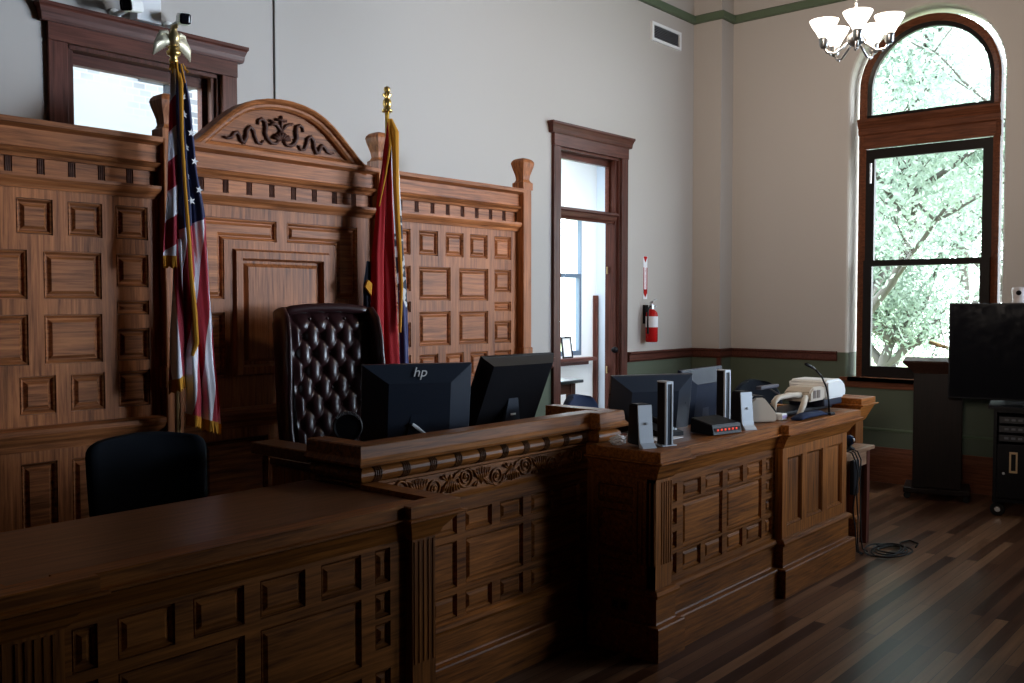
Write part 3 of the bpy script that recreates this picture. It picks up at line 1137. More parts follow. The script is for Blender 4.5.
# --- clerk's bench at the right
cb = thing('clerk_bench', 'long oak panelled bench at the right, crowded with monitors and speakers', 'bench', (5.1, 2.8, 0))
FC, FC2 = 2.50, 2.45
XC = 3.955
CP = [(XC, 2.855), (XC, FC - .022), (4.105, FC - .022), (4.105, FC), (5.32, FC), (5.32, FC2), (6.31, FC2), (6.31, 3.3)]
H = []
cc = [(4.112, 4.190), (4.250, 4.435), (4.482, 4.672), (4.727, 4.910), (4.960, 5.150), (5.200, 5.285)]
for c in cc:
    H.append((c[0], c[1], .742, .836)); H.append((c[0], c[1], .370, .478))
for x0, x1 in ((4.250, 4.670), (4.722, 5.145)):
    H.append((x0, x1, .49, .73))
for c in (cc[0], cc[-1]):
    H.append((c[0], c[1], .626, .71)); H.append((c[0], c[1], .504, .591))
bm = BM(); framed(bm, 4.10, 5.32, .30, .93, FC, .03, H)
part('front_frame', bm, M_OAK, cb)
for h in H:
    raised_panel('raised_panel', cb, M_OAK, rect(*h), FC, mold=.012, field=.012, bevel=.012, depth=.014, rise=.009)
H2 = [(5.385, 5.60, .41, .822), (5.665, 5.915, .41, .822), (5.985, 6.235, .41, .822)]
bm = BM(); framed(bm, 5.32, 6.31, .30, .93, FC2, .03, H2)
part('front_frame', bm, M_OAKV, cb)
for h in H2:
    raised_panel('tall_panel', cb, M_OAKV, rect(*h), FC2, mold=.016, field=.02, bevel=.002, depth=.02, rise=.001)
# left end, facing the well
Tl = lambda u, y, z: Vector((XC + y, 2.855 - u, z))
He = [(.03, .24, .742, .836), (.03, .24, .49, .71), (.03, .24, .37, .46)]
bm = BM(); framed(bm, 0, .376, .30, .93, 0, .03, He, T=Tl)
part('end_frame', bm, M_OAK, cb)
for h in He:
    raised_panel('raised_panel', cb, M_OAK, rect(*h), 0, T=Tl, mold=.012, field=.012, bevel=.012, depth=.014, rise=.009)
bm = BM(); box(bm, 3.985, 5.33, FC + .035, 2.868, 0, .94); box(bm, 5.33, 6.275, FC2 + .035, 2.855, 0, .94); box(bm, 6.275, 6.31, FC2 + .035, 3.3, 0, .93)
part('carcass', bm, M_OAKV, cb)
plinth(cb, CP, M_OAK)
bm = BM(); sweep(bm, CP, profile_cap(.885, .985, 1.035))
part('cornice', bm, M_OAK, cb)
bm = BM(); box(bm, XC, 5.33, FC - .015, 2.855, .96, 1.034); box(bm, 5.33, 6.31, FC2 + .0, 2.855, .96, 1.034)
part('counter_top', bm, M_OAKY, cb)
bm = BM(); box(bm, 4.12, 6.27, 2.86, 3.3, .89, .93)
part('work_surface', bm, M_OAKY, cb)
bm = BM(); box(bm, XC, 4.105, FC - .022, FC + .03, .30, .93); part('pilaster', bm, M_OAKV, cb)
bm = BM(); flutes(bm, 4.006, 4.10, .455, .868, FC - .026, 4); part('fluting', bm, M_OAKV, cb)
bm = BM(); flutes(bm, .265, .374, .455, .868, -.006, 4, T=Tl); part('fluting', bm, M_OAKV, cb)
bm = BM(); box(bm, XC - .018, XC - .004, 2.63, 2.73, .20, .265, bev=.003)
op = part('outlet_plate', bm, plain('brown_plate', (.09, .05, .03), .4), cb, label='dark outlet plate')
bm = BM()
for yy in (2.655, 2.705):
    box(bm, XC - .022, XC - .016, yy - .015, yy + .015, .215, .25, bev=.002)
part('socket', bm, M_BLK, op)

# ------------------------------------------------------------------ flags
UVC = []
def cloth(bm, edges, ytop, folds, amp, phase, mi, ns=40, nt_=70, dy=0, taper=True):
    """hanging cloth: edges = [(z, xl, xr)] from the top down; folds run downward; UV s across, t down"""
    uvl = bm.loops.layers.uv.get('UVMap') or bm.loops.layers.uv.new('UVMap')
    rows = []
    z0, z1 = edges[0][0], edges[-1][0]
    for j in range(nt_ + 1):
        t = j / nt_
        z = z0 + (z1 - z0) * t
        for (za, la, ra), (zb, lb, rb) in zip([e[:3] for e in edges], [e[:3] for e in edges[1:]]):
            if za >= z >= zb - 1e-6:
                f = (za - z) / (za - zb)
                f = f * f * (3 - 2 * f) * .5 + f * .5
                xl, xr = la + (lb - la) * f, ra + (rb - ra) * f
                break
        row = []
        for i in range(ns + 1):
            s = i / ns
            w = amp * (.35 + .65 * min(1, t * 1.6))
            d = w * math.sin(2 * PI * folds * s + phase + t * 1.2) + w * .35 * math.sin(2 * PI * folds * 2.3 * s + phase * 2 - t * 2)
            x = xl + (xr - xl) * s + .25 * w * math.cos(2 * PI * folds * s + phase + t)
            zz = z + (edges[-1][3] if len(edges[-1]) > 3 else 0) * s * t
            row.append((bm.verts.new((x, ytop + dy + d, zz)), s, t))
        rows.append(row)
    for a, b in zip(rows, rows[1:]):
        for i in range(ns):
            q = [a[i], a[i + 1], b[i + 1], b[i]]
            f = bm.faces.new([v[0] for v in q])
            f.material_index = mi
            f.smooth = True
            for lp, v in zip(f.loops, q):
                lp[uvl].uv = (v[1], v[2])
    return rows

def fringe_along(bm, pts, drop, n=3):
    """a thick ribbon of fringe under a line of points"""
    P = [Vector(p) for p in pts]
    a = [bm.verts.new(p + Vector((0, -.004, 0))) for p in P]
    b = [bm.verts.new(p + Vector((0, -.006 + .004 * math.sin(k * 2.1), -drop * (1 + .1 * math.sin(k * 1.7))))) for k, p in enumerate(P)]
    c = [bm.verts.new(p + Vector((0, .006, 0))) for p in P]
    d = [bm.verts.new(v.co + Vector((0, .008, 0))) for v in b]
    for k in range(len(P) - 1):
        bm.faces.new([a[k], a[k + 1], b[k + 1], b[k]])
        bm.faces.new([c[k + 1], c[k], d[k], d[k + 1]])
        bm.faces.new([b[k], b[k + 1], d[k + 1], d[k]])

FYp = 4.22
kx = FYp / 4.2
us = thing('american_flag', 'american flag with gold fringe on an eagle topped pole left of the high backed chair', 'flag', (2.405, FYp, .15))
bm = BM()
lathe(bm, [(0, .15), (.12, .15), (.125, .165), (.11, .185), (.05, .21), (.03, .26), (.022, .3), (0, .3)], c=(2.405, FYp, 0), n=24)
part('stand', bm, M_BRASS, us, smooth=True)
bm = BM(); tube(bm, [(2.405, FYp, .25), (2.412, FYp, 2.92)], .014, 12)
part('pole', bm, plain('oak_pole', (.30, .17, .07), .35), us, smooth=True)
bm = BM()
lathe(bm, [(.0, 2.90), (.018, 2.90), (.022, 2.915), (.014, 2.93), (.03, 2.94), (.034, 2.955), (.02, 2.965), (.03, 2.975), (.0, 2.99)], c=(2.412, FYp, 0), n=16)
ea = part('eagle_finial', bm, M_BRASS, us, smooth=True)
# eagle: body with raised head, two half-spread wings pointing down
bm = BM()
tube(bm, [(2.412, FYp + .02, 2.975), (2.412, FYp, 3.0), (2.412, FYp - .008, 3.03), (2.412, FYp - .004, 3.055), (2.412, FYp - .012, 3.072), (2.412, FYp - .03, 3.072), (2.412, FYp - .042, 3.064)], [.010, .024, .027, .016, .014, .010, .003], 12)
part('eagle_body', bm, M_BRONZE, ea, smooth=True)
for s in (-1, 1):
    bm = BM()
    # layered feathers fanning downwards
    for k in range(8):
        f = k / 7
        x0, z0 = 2.412 + s * (.018 + .04 * f), 3.045 + .012 * math.sin(PI * f)
        x1, z1 = 2.412 + s * (.040 + .055 * f), 2.965 - .022 * f + (.02 * (1 - f))
        tube(bm, [(x0, FYp + .004 + .006 * f, z0), ((x0 + x1) / 2 + s * .004, FYp - .002 + .008 * f, (z0 + z1) / 2), (x1, FYp + .006 + .01 * f, z1)], [.014, .016, .004], 7, flat=((0, 1, 0), .5))
    tube(bm, [(2.412 + s * .012, FYp + .004, 3.03), (2.412 + s * .035, FYp, 3.058), (2.412 + s * .06, FYp + .006, 3.053), (2.412 + s * .07, FYp + .01, 3.03)], [.012, .012, .01, .006], 8)
    bm.transform(Matrix.Translation((0, 0, -.015)))
    part('wing', bm, M_WING, ea, smooth=True, label='pale gilt eagle wing')
# cloth in three hanging folds
bm = BM()
rA = cloth(bm, [(2.89, 2.400, 2.436), (2.70, 2.398, 2.475), (2.45, 2.405, 2.50), (2.20, 2.408, 2.548), (1.90, 2.42, 2.565), (1.60, 2.43, 2.585), (1.30, 2.44, 2.615), (1.22, 2.435, 2.62, -.07)], FYp, 2, .022, 1.2, 0, dy=-.05)
rB = cloth(bm, [(2.88, 2.385, 2.405), (2.6, 2.37, 2.42), (2.33, 2.36, 2.43), (1.98, 2.335, 2.43)], FYp, 1, .014, 0, 1, ns=20, nt_=50, dy=-.02)
rC = cloth(bm, [(2.06, 2.39, 2.44), (1.8, 2.375, 2.455), (1.55, 2.36, 2.475), (1.38, 2.352, 2.49, .05)], FYp, 1.5, .02, .6, 2, ns=30, nt_=50, dy=-.035)
part('cloth', bm, [M_FLAG_A, M_FLAG_B, M_FLAG_C], us)
# read the row points again from the mesh data kept in rA.. (they were freed with the bmesh) -> rebuilt below
def row_pts(edges, folds, amp, phase, ns, dy, t=1.0, tilt=0):
    P = []
    za, xl, xr = edges
    for i in range(ns + 1):
        s = i / ns
        w = amp * (.35 + .65 * min(1, t * 1.6))
        d = w * math.sin(2 * PI * folds * s + phase + t * 1.2) + w * .35 * math.sin(2 * PI * folds * 2.3 * s + phase * 2 - t * 2)
        P.append((xl + (xr - xl) * s + .25 * w * math.cos(2 * PI * folds * s + phase + t), FYp + dy + d, za + tilt * s * t))
    return P
bm = BM()
fringe_along(bm, row_pts((1.22, 2.435, 2.62), 2, .022, 1.2, 40, -.05, 1, -.07), .055)
fringe_along(bm, row_pts((1.98, 2.335, 2.43), 1, .014, 0, 20, -.02), .055)
fringe_along(bm, row_pts((1.38, 2.352, 2.49), 1.5, .02, .6, 30, -.035, 1, .05), .06)
# fringe of the leading edge, hanging as a cord down the front
tube(bm, [(2.415, FYp - .03, 2.88), (2.405, FYp - .075, 2.80), (2.40, FYp - .085, 2.55), (2.41, FYp - .09, 2.30), (2.425, FYp - .095, 2.05), (2.435, FYp - .09, 1.90), (2.455, FYp - .085, 1.70), (2.465, FYp - .08, 1.56), (2.445, FYp - .075, 1.50)], [.010, .012, .009, .009, .010, .011, .014, .014, .008], 8)
for k in range(9):
    a = k / 9 * 2 * PI
    tube(bm, [(2.412, FYp - .02, 2.885), (2.412 + .03 * math.cos(a), FYp - .03 + .025 * math.sin(a), 2.895 - .01 * (k % 3)), (2.42 + .045 * math.cos(a), FYp - .035 + .04 * math.sin(a), 2.86 - .02 * (k % 4))], [.008, .007, .003], 6)
part('fringe', bm, M_GOLD, us)
# stars sewn on the union
bm = BM()
def star(c, r, rot):
    v = [bm.verts.new(c)]
    o = []
    for k in range(10):
        rr_ = r if k % 2 == 0 else r * .4
        a = rot + PI / 2 + PI * k / 5
        o.append(bm.verts.new((c[0] + rr_ * math.cos(a), c[1] - .002 * (1 if k % 2 == 0 else 1.5), c[2] + rr_ * math.sin(a))))
    for k in range(10):
        bm.faces.new([v[0], o[k], o[(k + 1) % 10]])
EA = [(2.89, 2.400, 2.436), (2.70, 2.398, 2.475), (2.45, 2.405, 2.50), (2.20, 2.408, 2.548), (1.90, 2.42, 2.565)]
def surf(z, s):
    t = (2.89 - z) / (2.89 - 1.22)
    for (za, la, ra), (zb, lb, rb) in zip(EA, EA[1:]):
        if za >= z >= zb:
            f = (za - z) / (za - zb)
            f = f * f * (3 - 2 * f) * .5 + f * .5
            xl, xr = la + (lb - la) * f, ra + (rb - ra) * f
            w = .022 * (.35 + .65 * min(1, t * 1.6))
            d = w * math.sin(4 * PI * s + 1.2 + t * 1.2) + w * .35 * math.sin(4 * PI * 2.3 * s + 2.4 - t * 2)
            return (xl + (xr - xl) * s + .25 * w * math.cos(4 * PI * s + 1.2 + t), FYp - .05 + d - .006, z)
bm.free()
for k, (z, s_) in enumerate([(2.74, .62), (2.655, .42), (2.57, .70), (2.50, .42), (2.435, .72), (2.36, .45), (2.30, .72), (2.245, .35)]):
    bm = BM()
    star(surf(z, s_), .021, .3 * math.sin(k * 3))
    part('star', bm, M_STAR, us)

FYs = 4.26
sf = thing('state_flag', 'red, white and blue state flag with gold fringe hanging right of the high backed chair', 'flag', (3.80, FYs, .30))
bm = BM(); lathe(bm, [(0, .30), (.12, .30), (.125, .315), (.11, .335), (.05, .36), (.03, .41), (.022, .45), (0, .45)], c=(3.80, FYs, 0), n=24)
part('stand', bm, M_BRASS, sf, smooth=True)
bm = BM(); tube(bm, [(3.80, FYs, .4), (3.805, FYs, 2.90)], .013, 12)
part('pole', bm, plain('gilt_pole', (.60, .42, .12), .3, .7), sf, smooth=True)
bm = BM(); lathe(bm, [(0, 2.885), (.030, 2.885), (.032, 2.90), (.020, 2.91), (.026, 2.93), (.024, 2.955), (.014, 2.97), (.028, 2.985), (.026, 2.995), (.014, 3.0), (.020, 3.015), (.018, 3.03), (0, 3.04)], c=(3.805, FYs, 0), n=18)
part('finial', bm, M_BRASS, sf, smooth=True)
bm = BM()
cloth(bm, [(2.82, 3.785, 3.81), (2.6, 3.745, 3.81), (2.35, 3.70, 3.825), (2.0, 3.66, 3.84), (1.7, 3.645, 3.86), (1.35, 3.63, 3.89), (1.05, 3.61, 3.90)], FYs, 2, .02, .4, 0, dy=-.03)
cloth(bm, [(2.78, 3.80, 3.825), (2.5, 3.80, 3.865), (2.1, 3.825, 3.895), (1.8, 3.85, 3.925), (1.5, 3.86, 3.935), (1.1, 3.87, 3.945)], FYs, 1, .012, .4, 1, ns=24, dy=-.045)
cloth(bm, [(2.0, 3.64, 3.67), (1.85, 3.615, 3.68), (1.6, 3.62, 3.67)], FYs, 1, .01, .4, 2, ns=12, nt_=20, dy=.0)
part('cloth', bm, [M_STATE_R, M_STATE_W, plain('state_flag_navy_fold', (.008, .008, .016), .8)], sf)
bm = BM()
tube(bm, [(3.805, FYs - .03, 2.84), (3.812, FYs - .06, 2.76), (3.802, FYs - .075, 2.6), (3.800, FYs - .08, 2.45), (3.806, FYs - .085, 2.25), (3.822, FYs - .085, 2.05), (3.835, FYs - .085, 1.85), (3.832, FYs - .08, 1.7), (3.826, FYs - .08, 1.58)], [.012, .024, .020, .018, .016, .014, .011, .010, .008], 10)
tube(bm, [(3.795, FYs - .03, 2.84), (3.775, FYs - .06, 2.68), (3.745, FYs - .05, 2.50), (3.70, FYs - .045, 2.32)], [.008, .007, .005, .004], 8)
prism(bm, [(3.61, 1.85), (3.655, 1.80), (3.66, 1.87), (3.63, 1.89)], lambda u, v: Vector((u, FYs - .025, v)), lambda u, v: Vector((u, FYs - .012, v)))
part('fringe', bm, M_GOLD, sf)

# ------------------------------------------------------------------ office chairs
def star_base(parent, M, z0, rad, seat_z, mat, cast_mat):
    bm = BM()
    for k in range(5):
        a = 2 * PI * k / 5 + .3
        d = Vector((math.cos(a), math.sin(a), 0))
        tube(bm, [M @ Vector((0, 0, z0 + .11)), M @ (d * rad + Vector((0, 0, z0 + .07)))], [.028, .018], 8)
    tube(bm, [M @ Vector((0, 0, z0 + .08)), M @ Vector((0, 0, seat_z))], .026, 12)
    b = part('base', bm, mat, parent)
    for k in range(5):
        a = 2 * PI * k / 5 + .3
        c = M @ Vector((math.cos(a) * rad, math.sin(a) * rad, z0 + .03))
        bm = BM()
        for q in (-.014, .014):
            lathe(bm, [(0, -.01), (.028, -.01), (.03, 0), (.028, .01), (0, .01)], c=c + Vector((-math.sin(a) * q, math.cos(a) * q, 0)), n=12,
                  M=Matrix.Rotation(a, 4, 'Z') @ Matrix.Rotation(R(90), 4, 'X'))
        part('caster', bm, cast_mat, b)

def office_chair(name, label, x, y, z0, ztop, w, h, rot, mat, group=None, top_round=.06):
    t = thing(name, label, 'chair', (x, y, z0), rot, group)
    M = MATX[t.name].copy()
    Ml = Matrix.Translation((x, y, 0)) @ Matrix.Rotation(rot, 4, 'Z')
    # back: curved shell facing local -Y
    bm = BM()
    NX, NZ = 20, 20
    zb = ztop - h
    def outline(u, v):
        hw = w / 2 * (1 - .10 * (1 - v) ** 2)
        if v > 1 - top_round / h:
            f = (v - (1 - top_round / h)) / (top_round / h)
            lim = hw - top_round * (1 - math.sqrt(max(0, 1 - f * f)))
        else:
            lim = hw
        return u * lim
    fr, bk = [], []
    for j in range(NZ + 1):
        v = j / NZ
        v = 1 - (1 - v) ** 1.6
        r1, r2 = [], []
        for i in range(NX + 1):
            u = -1 + 2 * i / NX
            xx = outline(u, v)
            yy = .23 + .06 * v - .05 * u * u
            zz = zb + h * v + .02 * (1 - u * u) * v
            e = 1 if (i in (0, NX) or j in (0, NZ)) else 0
            r1.append(bm.verts.new(Ml @ Vector((xx, yy - .02 * (1 - e), zz))))
            r2.append(bm.verts.new(Ml @ Vector((xx, yy + .012 + .02 * (1 - e), zz))))
        fr.append(r1); bk.append(r2)
    for j in range(NZ):
        for i in range(NX):
            bm.faces.new([fr[j][i], fr[j][i + 1], fr[j + 1][i + 1], fr[j + 1][i]])
            bm.faces.new([bk[j][i + 1], bk[j][i], bk[j + 1][i], bk[j + 1][i + 1]])
    for i in range(NX):
        bm.faces.new([fr[0][i + 1], fr[0][i], bk[0][i], bk[0][i + 1]])
        bm.faces.new([fr[NZ][i], fr[NZ][i + 1], bk[NZ][i + 1], bk[NZ][i]])
    for j in range(NZ):
        bm.faces.new([fr[j][0], fr[j + 1][0], bk[j + 1][0], bk[j][0]])
        bm.faces.new([fr[j + 1][NX], fr[j][NX], bk[j][NX], bk[j + 1][NX]])
    part('backrest', bm, mat, t, smooth=True)
    sz = z0 + .46
    bm = BM(); box(bm, -.24, .24, -.27, .20, sz - .07, sz, M=Ml, bev=.03)
    part('seat', bm, mat, t, smooth=True)
    bm = BM(); tube(bm, [Ml @ Vector(p) for p in ((0, .12, sz - .08), (0, .27, sz - .06), (0, .30, sz + .1), (0, .30, zb + .12))], .022, 8)
    part('spine', bm, M_BLK, t)
    for s in (-1, 1):
        bm = BM()
        tube(bm, [Ml @ Vector(p) for p in ((s * .22, -.02, sz - .05), (s * .29, -.02, sz - .03), (s * .29, -.02, sz + .17))], .016, 8)
        box(bm, s * .29 - .035, s * .29 + .035, -.16, .12, sz + .17, sz + .20, M=Ml, bev=.01)
        part('armrest', bm, M_BLK, t)
    star_base(t, Ml, z0, .28, sz - .05, M_BLK, M_RUB)
    return t
office_chair('office_chair', 'black mesh office chair behind the low desk at far left', 1.975, 3.56, .15, 1.18, .50, .56, R(-12), M_MESH)
office_chair('office_chair', 'navy office chair showing between the judge bench and the doorway', 5.28, 3.66, .15, 1.105, .52, .52, R(8), M_NAVY, top_round=.16)
office_chair('office_chair', 'dark office chair behind the second clerk monitor and the document camera', 7.22, 3.38, .0, 1.10, .57, .55, R(-20), M_MESH, top_round=.2)

# ------------------------------------------------------------------ judge's tufted chair
jx, jy, jz = 3.205, 4.0, .30
jc = thing('tufted_armchair', 'high backed button tufted oxblood leather chair behind the judge bench', 'chair', (jx, jy, jz), R(-14))
Mj = Matrix.Translation((jx, jy, -.03)) @ Matrix.Rotation(R(-14), 4, 'Z') @ Matrix.Diagonal((.9, .95, 1, 1))
bw, zb, zt = .50, .80, 1.74
def back_y(v):
    return .02 + .14 * v
def tuft(u, v):
    dx, dz = .056, .092
    a, b = u / dx, v / dz
    p, q = (a + b) / 2, (a - b) / 2
    f = abs(math.sin(PI * p)) * abs(math.sin(PI * q))
    # nearest button
    p0, q0 = round(p), round(q)
    du, dv = (p - p0 + q - q0) * dx, (p - p0 - (q - q0)) * dz
    dim = math.exp(-((du / .020) ** 2 + (dv / .026) ** 2))
    return -.020 * f ** .45 + .020 * dim
bm = BM()
NX, NZ = 72, 110
fr = []
for j in range(NZ + 1):
    v = j / NZ
    row = []
    for i in range(NX + 1):
        u = -1 + 2 * i / NX
        z = zb + (zt - zb) * v + .012 * (1 - u * u) * v
        hw = bw / 2 * (.92 + .08 * v)
        d = tuft(u * hw, z - 1.70) * min(1, (1 - abs(u)) * 6, (1 - v) * 10 + .0)
        y = back_y(v) - .05 + d - .03 * 0 + (.09 * max(0, v - .93) / .07 * .6)
        row.append(bm.verts.new(Mj @ Vector((u * hw, y, z))))
    fr.append(row)
for j in range(NZ):
    for i in range(NX):
        bm.faces.new([fr[j][i], fr[j][i + 1], fr[j + 1][i + 1], fr[j + 1][i]])
part('tufted_back', bm, M_LEA, jc, smooth=True)
for P_ in range(-14, 15):
    for Q_ in range(-14, 15):
        uu, zz = (P_ + Q_) * .056, 1.70 + (P_ - Q_) * .092
        if abs(uu) < bw / 2 - .03 and zb + .25 < zz < zt - .03:
            v = (zz - zb) / (zt - zb)
            bm = BM()
            c = Mj @ Vector((uu, back_y(v) - .05 + .018, zz))
            lathe(bm, [(.011, 0), (.009, .006), (0, .009)], c=c, n=10, M=Mj.to_3x3().to_4x4() @ Matrix.Rotation(R(90), 4, 'X'))
            part('button', bm, M_LEA, jc, smooth=True)
# outer shell of the back
bm = BM()
poly = [(-.30, .74), (.30, .74), (.315, 1.2), (.315, 1.70), (.29, 1.745), (.15, 1.760), (0, 1.765), (-.15, 1.760), (-.29, 1.745), (-.315, 1.70), (-.315, 1.2)]
prism(bm, poly, lambda u, v: Mj @ Vector((u, back_y((v - zb) / (zt - zb)) + .0, v)), lambda u, v: Mj @ Vector((u * .96, back_y((v - zb) / (zt - zb)) + .08, v - .01)))
bmesh.ops.bevel(bm, geom=list(bm.edges), offset=.014, segments=2, affect='EDGES')
part('back_shell', bm, M_LEA, jc, smooth=True)
bm = BM()
P = [Mj @ Vector((x, back_y(1) - .035, z)) for x, z in ((-.29, 1.728), (-.22, 1.748), (-.12, 1.757), (0, 1.76), (.12, 1.757), (.22, 1.748), (.29, 1.728))]
tube(bm, P, .026, 10)
part('top_roll', bm, M_LEA, jc, smooth=True)
for s in (-1, 1):
    bm = BM()
    # wing: padded slab running down the side, projecting forward
    prof = []
    rows = []
    zs_ = [.80, .95, 1.1, 1.25, 1.4, 1.58, 1.69, 1.745]
    fwd = [.17, .12, .10, .11, .14, .15, .13, .06]
    for z, f in zip(zs_, fwd):
        v = (z - zb) / (zt - zb)
        y0 = back_y(v) + .03
        ring = []
        for k in range(12):
            a = 2 * PI * k / 12
            cy_ = y0 - f / 2
            ring.append(bm.verts.new(Mj @ Vector((s * (.285 + .015 * math.sin(PI * v)) + .032 * math.cos(a), cy_ - (f / 2 + .035) * math.sin(a), z + .02 * math.sin(a)))))
        rows.append(ring)
    for a, b in zip(rows, rows[1:]):
        for k in range(12):
            bm.faces.new([a[k], a[(k + 1) % 12], b[(k + 1) % 12], b[k]])
    bm.faces.new(rows[0][::-1]); bm.faces.new(rows[-1])
    part('wing', bm, M_LEA, jc, smooth=True)
    bm = BM()
    tube(bm, [Mj @ Vector((s * .31, y, z)) for y, z in ((.10, .96), (-.1, .965), (-.28, .96), (-.33, .94), (-.34, .90), (-.31, .87))], [.045, .05, .05, .05, .045, .03], 12)
    box(bm, s * .31 - .035, s * .31 + .035, -.29, .10, .62, .94, M=Mj)
    a_ = part('armrest', bm, M_LEA, jc, smooth=True)
    bm = BM()
    lathe(bm, [(0, 0), (.036, 0), (.03, .012), (0, .014)], c=Mj @ Vector((s * .31, -.372, .93)), n=14, M=Mj.to_3x3().to_4x4() @ Matrix.Rotation(R(90), 4, 'X'))
    part('arm_facing', bm, plain('red_brown_wood', (.22, .06, .03), .3), a_, label='red-brown wooden arm end')
bm = BM(); box(bm, -.28, .28, -.32, .06, .62, .80, M=Mj, bev=.05)
part('seat', bm, M_LEA, jc, smooth=True)
star_base(jc, Mj, jz, .33, .63, plain('mahogany', (.12, .03, .02), .3), M_RUB)

# ------------------------------------------------------------------ monitors
def monitor(name, label, a, b, ztop, h, tilt, zdesk, group, mat, logo=False, inx=.12, int_=.085):
    """a,b = XY of the upper left and right corner as seen from the back; tilt leans the top toward the viewer"""
    A, B = Vector(a), Vector(b)
    w = (B - A).length
    mid = (A + B) / 2
    yaw = math.atan2(B.y - A.y, B.x - A.x)
    base = Vector((mid.x, mid.y, 0)) + Matrix.Rotation(yaw, 3, 'Z') @ Vector((0, h * .6 * math.sin(tilt) + .03, 0))
    t = thing(name, label, 'monitor', (base.x, base.y, zdesk), yaw, group)
    Mm = Matrix.Translation((mid.x, mid.y, ztop)) @ Matrix.Rotation(yaw, 4, 'Z') @ Matrix.Rotation(tilt, 4, 'X')
    # local: x along width, z up (0 = top edge), -y toward the viewer (back of the monitor)
    bm = BM()
    hw = w / 2
    P = lambda x, y, z: Mm @ Vector((x, y, z))
    levels = [(0, 0, 0, .012), (0, 0, 0, -.006), (.004, .004, .004, -.010), (inx, int_, .03, -.060)]
    rings = []
    for ix, it, ib, y in levels:
        rings.append([bm.verts.new(P(x, y, z)) for x, z in ((-hw + ix, -it), (hw - ix, -it), (hw - ix, -h + ib), (-hw + ix, -h + ib))])
    for p, q in zip(rings, rings[1:]):
        for k in range(4):
            bm.faces.new([p[k], p[(k + 1) % 4], q[(k + 1) % 4], q[k]])
    bm.faces.new(rings[-1]); bm.faces.new(rings[0][::-1])
    part('housing', bm, mat, t)
    bm = BM(); box(bm, -hw + .012, hw - .012, .012, .0135, -h + .02, -.012, M=Mm)
    part('screen', bm, M_GLOSS, t)
    # neck and foot
    nk = Mm @ Vector((0, -.05, -h * .55))
    bm = BM()
    Mz = Matrix.Translation((base.x, base.y, zdesk)) @ Matrix.Rotation(yaw, 4, 'Z')
    tip = Mz.inverted() @ nk
    sec0 = [(-.05, -.10), (.05, -.10), (.05, -.085), (-.05, -.085)]
    v0 = [bm.verts.new(Mz @ Vector((x * 1.3, y + .02, .012))) for x, y in sec0]
    v1 = [bm.verts.new(Mz @ Vector((x * .7, tip.y + (y + .0925), tip.z))) for x, y in sec0]
    for k in range(4):
        bm.faces.new([v0[k], v0[(k + 1) % 4], v1[(k + 1) % 4], v1[k]])
    bm.faces.new(v0[::-1]); bm.faces.new(v1)
    nck = part('stand_neck', bm, M_SLATE, t)
    bm = BM(); box(bm, -.13, .13, -.10, .10, 0, .014, M=Mz, bev=.005)
    part('stand_foot', bm, M_SLATE, t)
    # hinge and small label plates
    bm = BM()
    lathe(bm, [(0, 0), (.012, 0), (.012, .006), (0, .008)], c=Mm @ Vector((0, -.048, -h * .42)), n=12, M=Mm.to_3x3().to_4x4() @ Matrix.Rotation(R(90), 4, 'X'))
    part('lock_port', bm, M_SILVP, t)
    if logo:
        cu = bpy.data.curves.new('logo', 'FONT')
        cu.body = 'hp'
        cu.size = .07
        cu.shear = .35
        cu.align_x = 'CENTER'
        cu.extrude = .001
        tmp = bpy.data.objects.new('logo', cu)
        COL.objects.link(tmp)
        dg = bpy.context.evaluated_depsgraph_get()
        me = bpy.data.meshes.new_from_object(tmp.evaluated_get(dg))
        bpy.data.objects.remove(tmp)
        bm = BM(); bm.from_mesh(me)
        # lies on the slanted upper band of the housing
        sl = math.atan2(.05, int_ - .004)
        bm.transform(Mm @ Matrix.Translation((0, -.037 - .004, -int_ * .52)) @ Matrix.Rotation(R(90) - sl, 4, 'X') @ Matrix.Translation((0, -.012, 0)))
        part('logo', bm, M_WHITE, t, label='white logo')
        bm = BM()
        c0 = Mz @ Vector((-.01, -.088, .10))
        tube(bm, [Mz @ Vector((-.035, -.092, .105)), Mz @ Vector((-.01, -.09, .085)), Mz @ Vector((.035, -.098, .05))], [.008, .010, .005], 8, flat=((0, 1, 0), .4))
        box(bm, -.025, .012, -.082, -.078, .118, .128, M=Mz)
        part('tag', bm, M_WHITE, t, label='white cable tag')
    else:
        bm = BM(); box(bm, -.02, .02, -.090, -.086, .075, .085, M=Mz); box(bm, -.012, .03, -.105, -.10, .02, .032, M=Mz)
        part('tag', bm, M_WHITE, t, label='white label')
    return t
monitor('monitor', "slate backed monitor with a white logo, on the judge bench nearest the tufted chair", (2.962, 3.505), (3.445, 3.240), 1.458, .38, R(8), 1.06, None, M_SLATE, logo=True)
monitor('monitor', 'black backed monitor leaning toward the viewer at the right end of the judge bench', (3.68, 3.385), (4.245, 3.35), 1.470, .42, R(24), 1.06, None, M_BLK, inx=.05, int_=.03)
monitor('monitor', 'slate backed monitor on the clerk bench beside the judge bench, behind a silver speaker', (4.383, 3.045), (4.834, 2.79), 1.347, .34, R(9), .93, None, M_SLATE, inx=.11)
monitor('monitor', 'larger monitor further along the clerk bench behind the black box with red lights', (4.93, 2.93), (5.52, 2.975), 1.352, .36, R(6), .93, None, M_BLUEBLK, inx=.14)

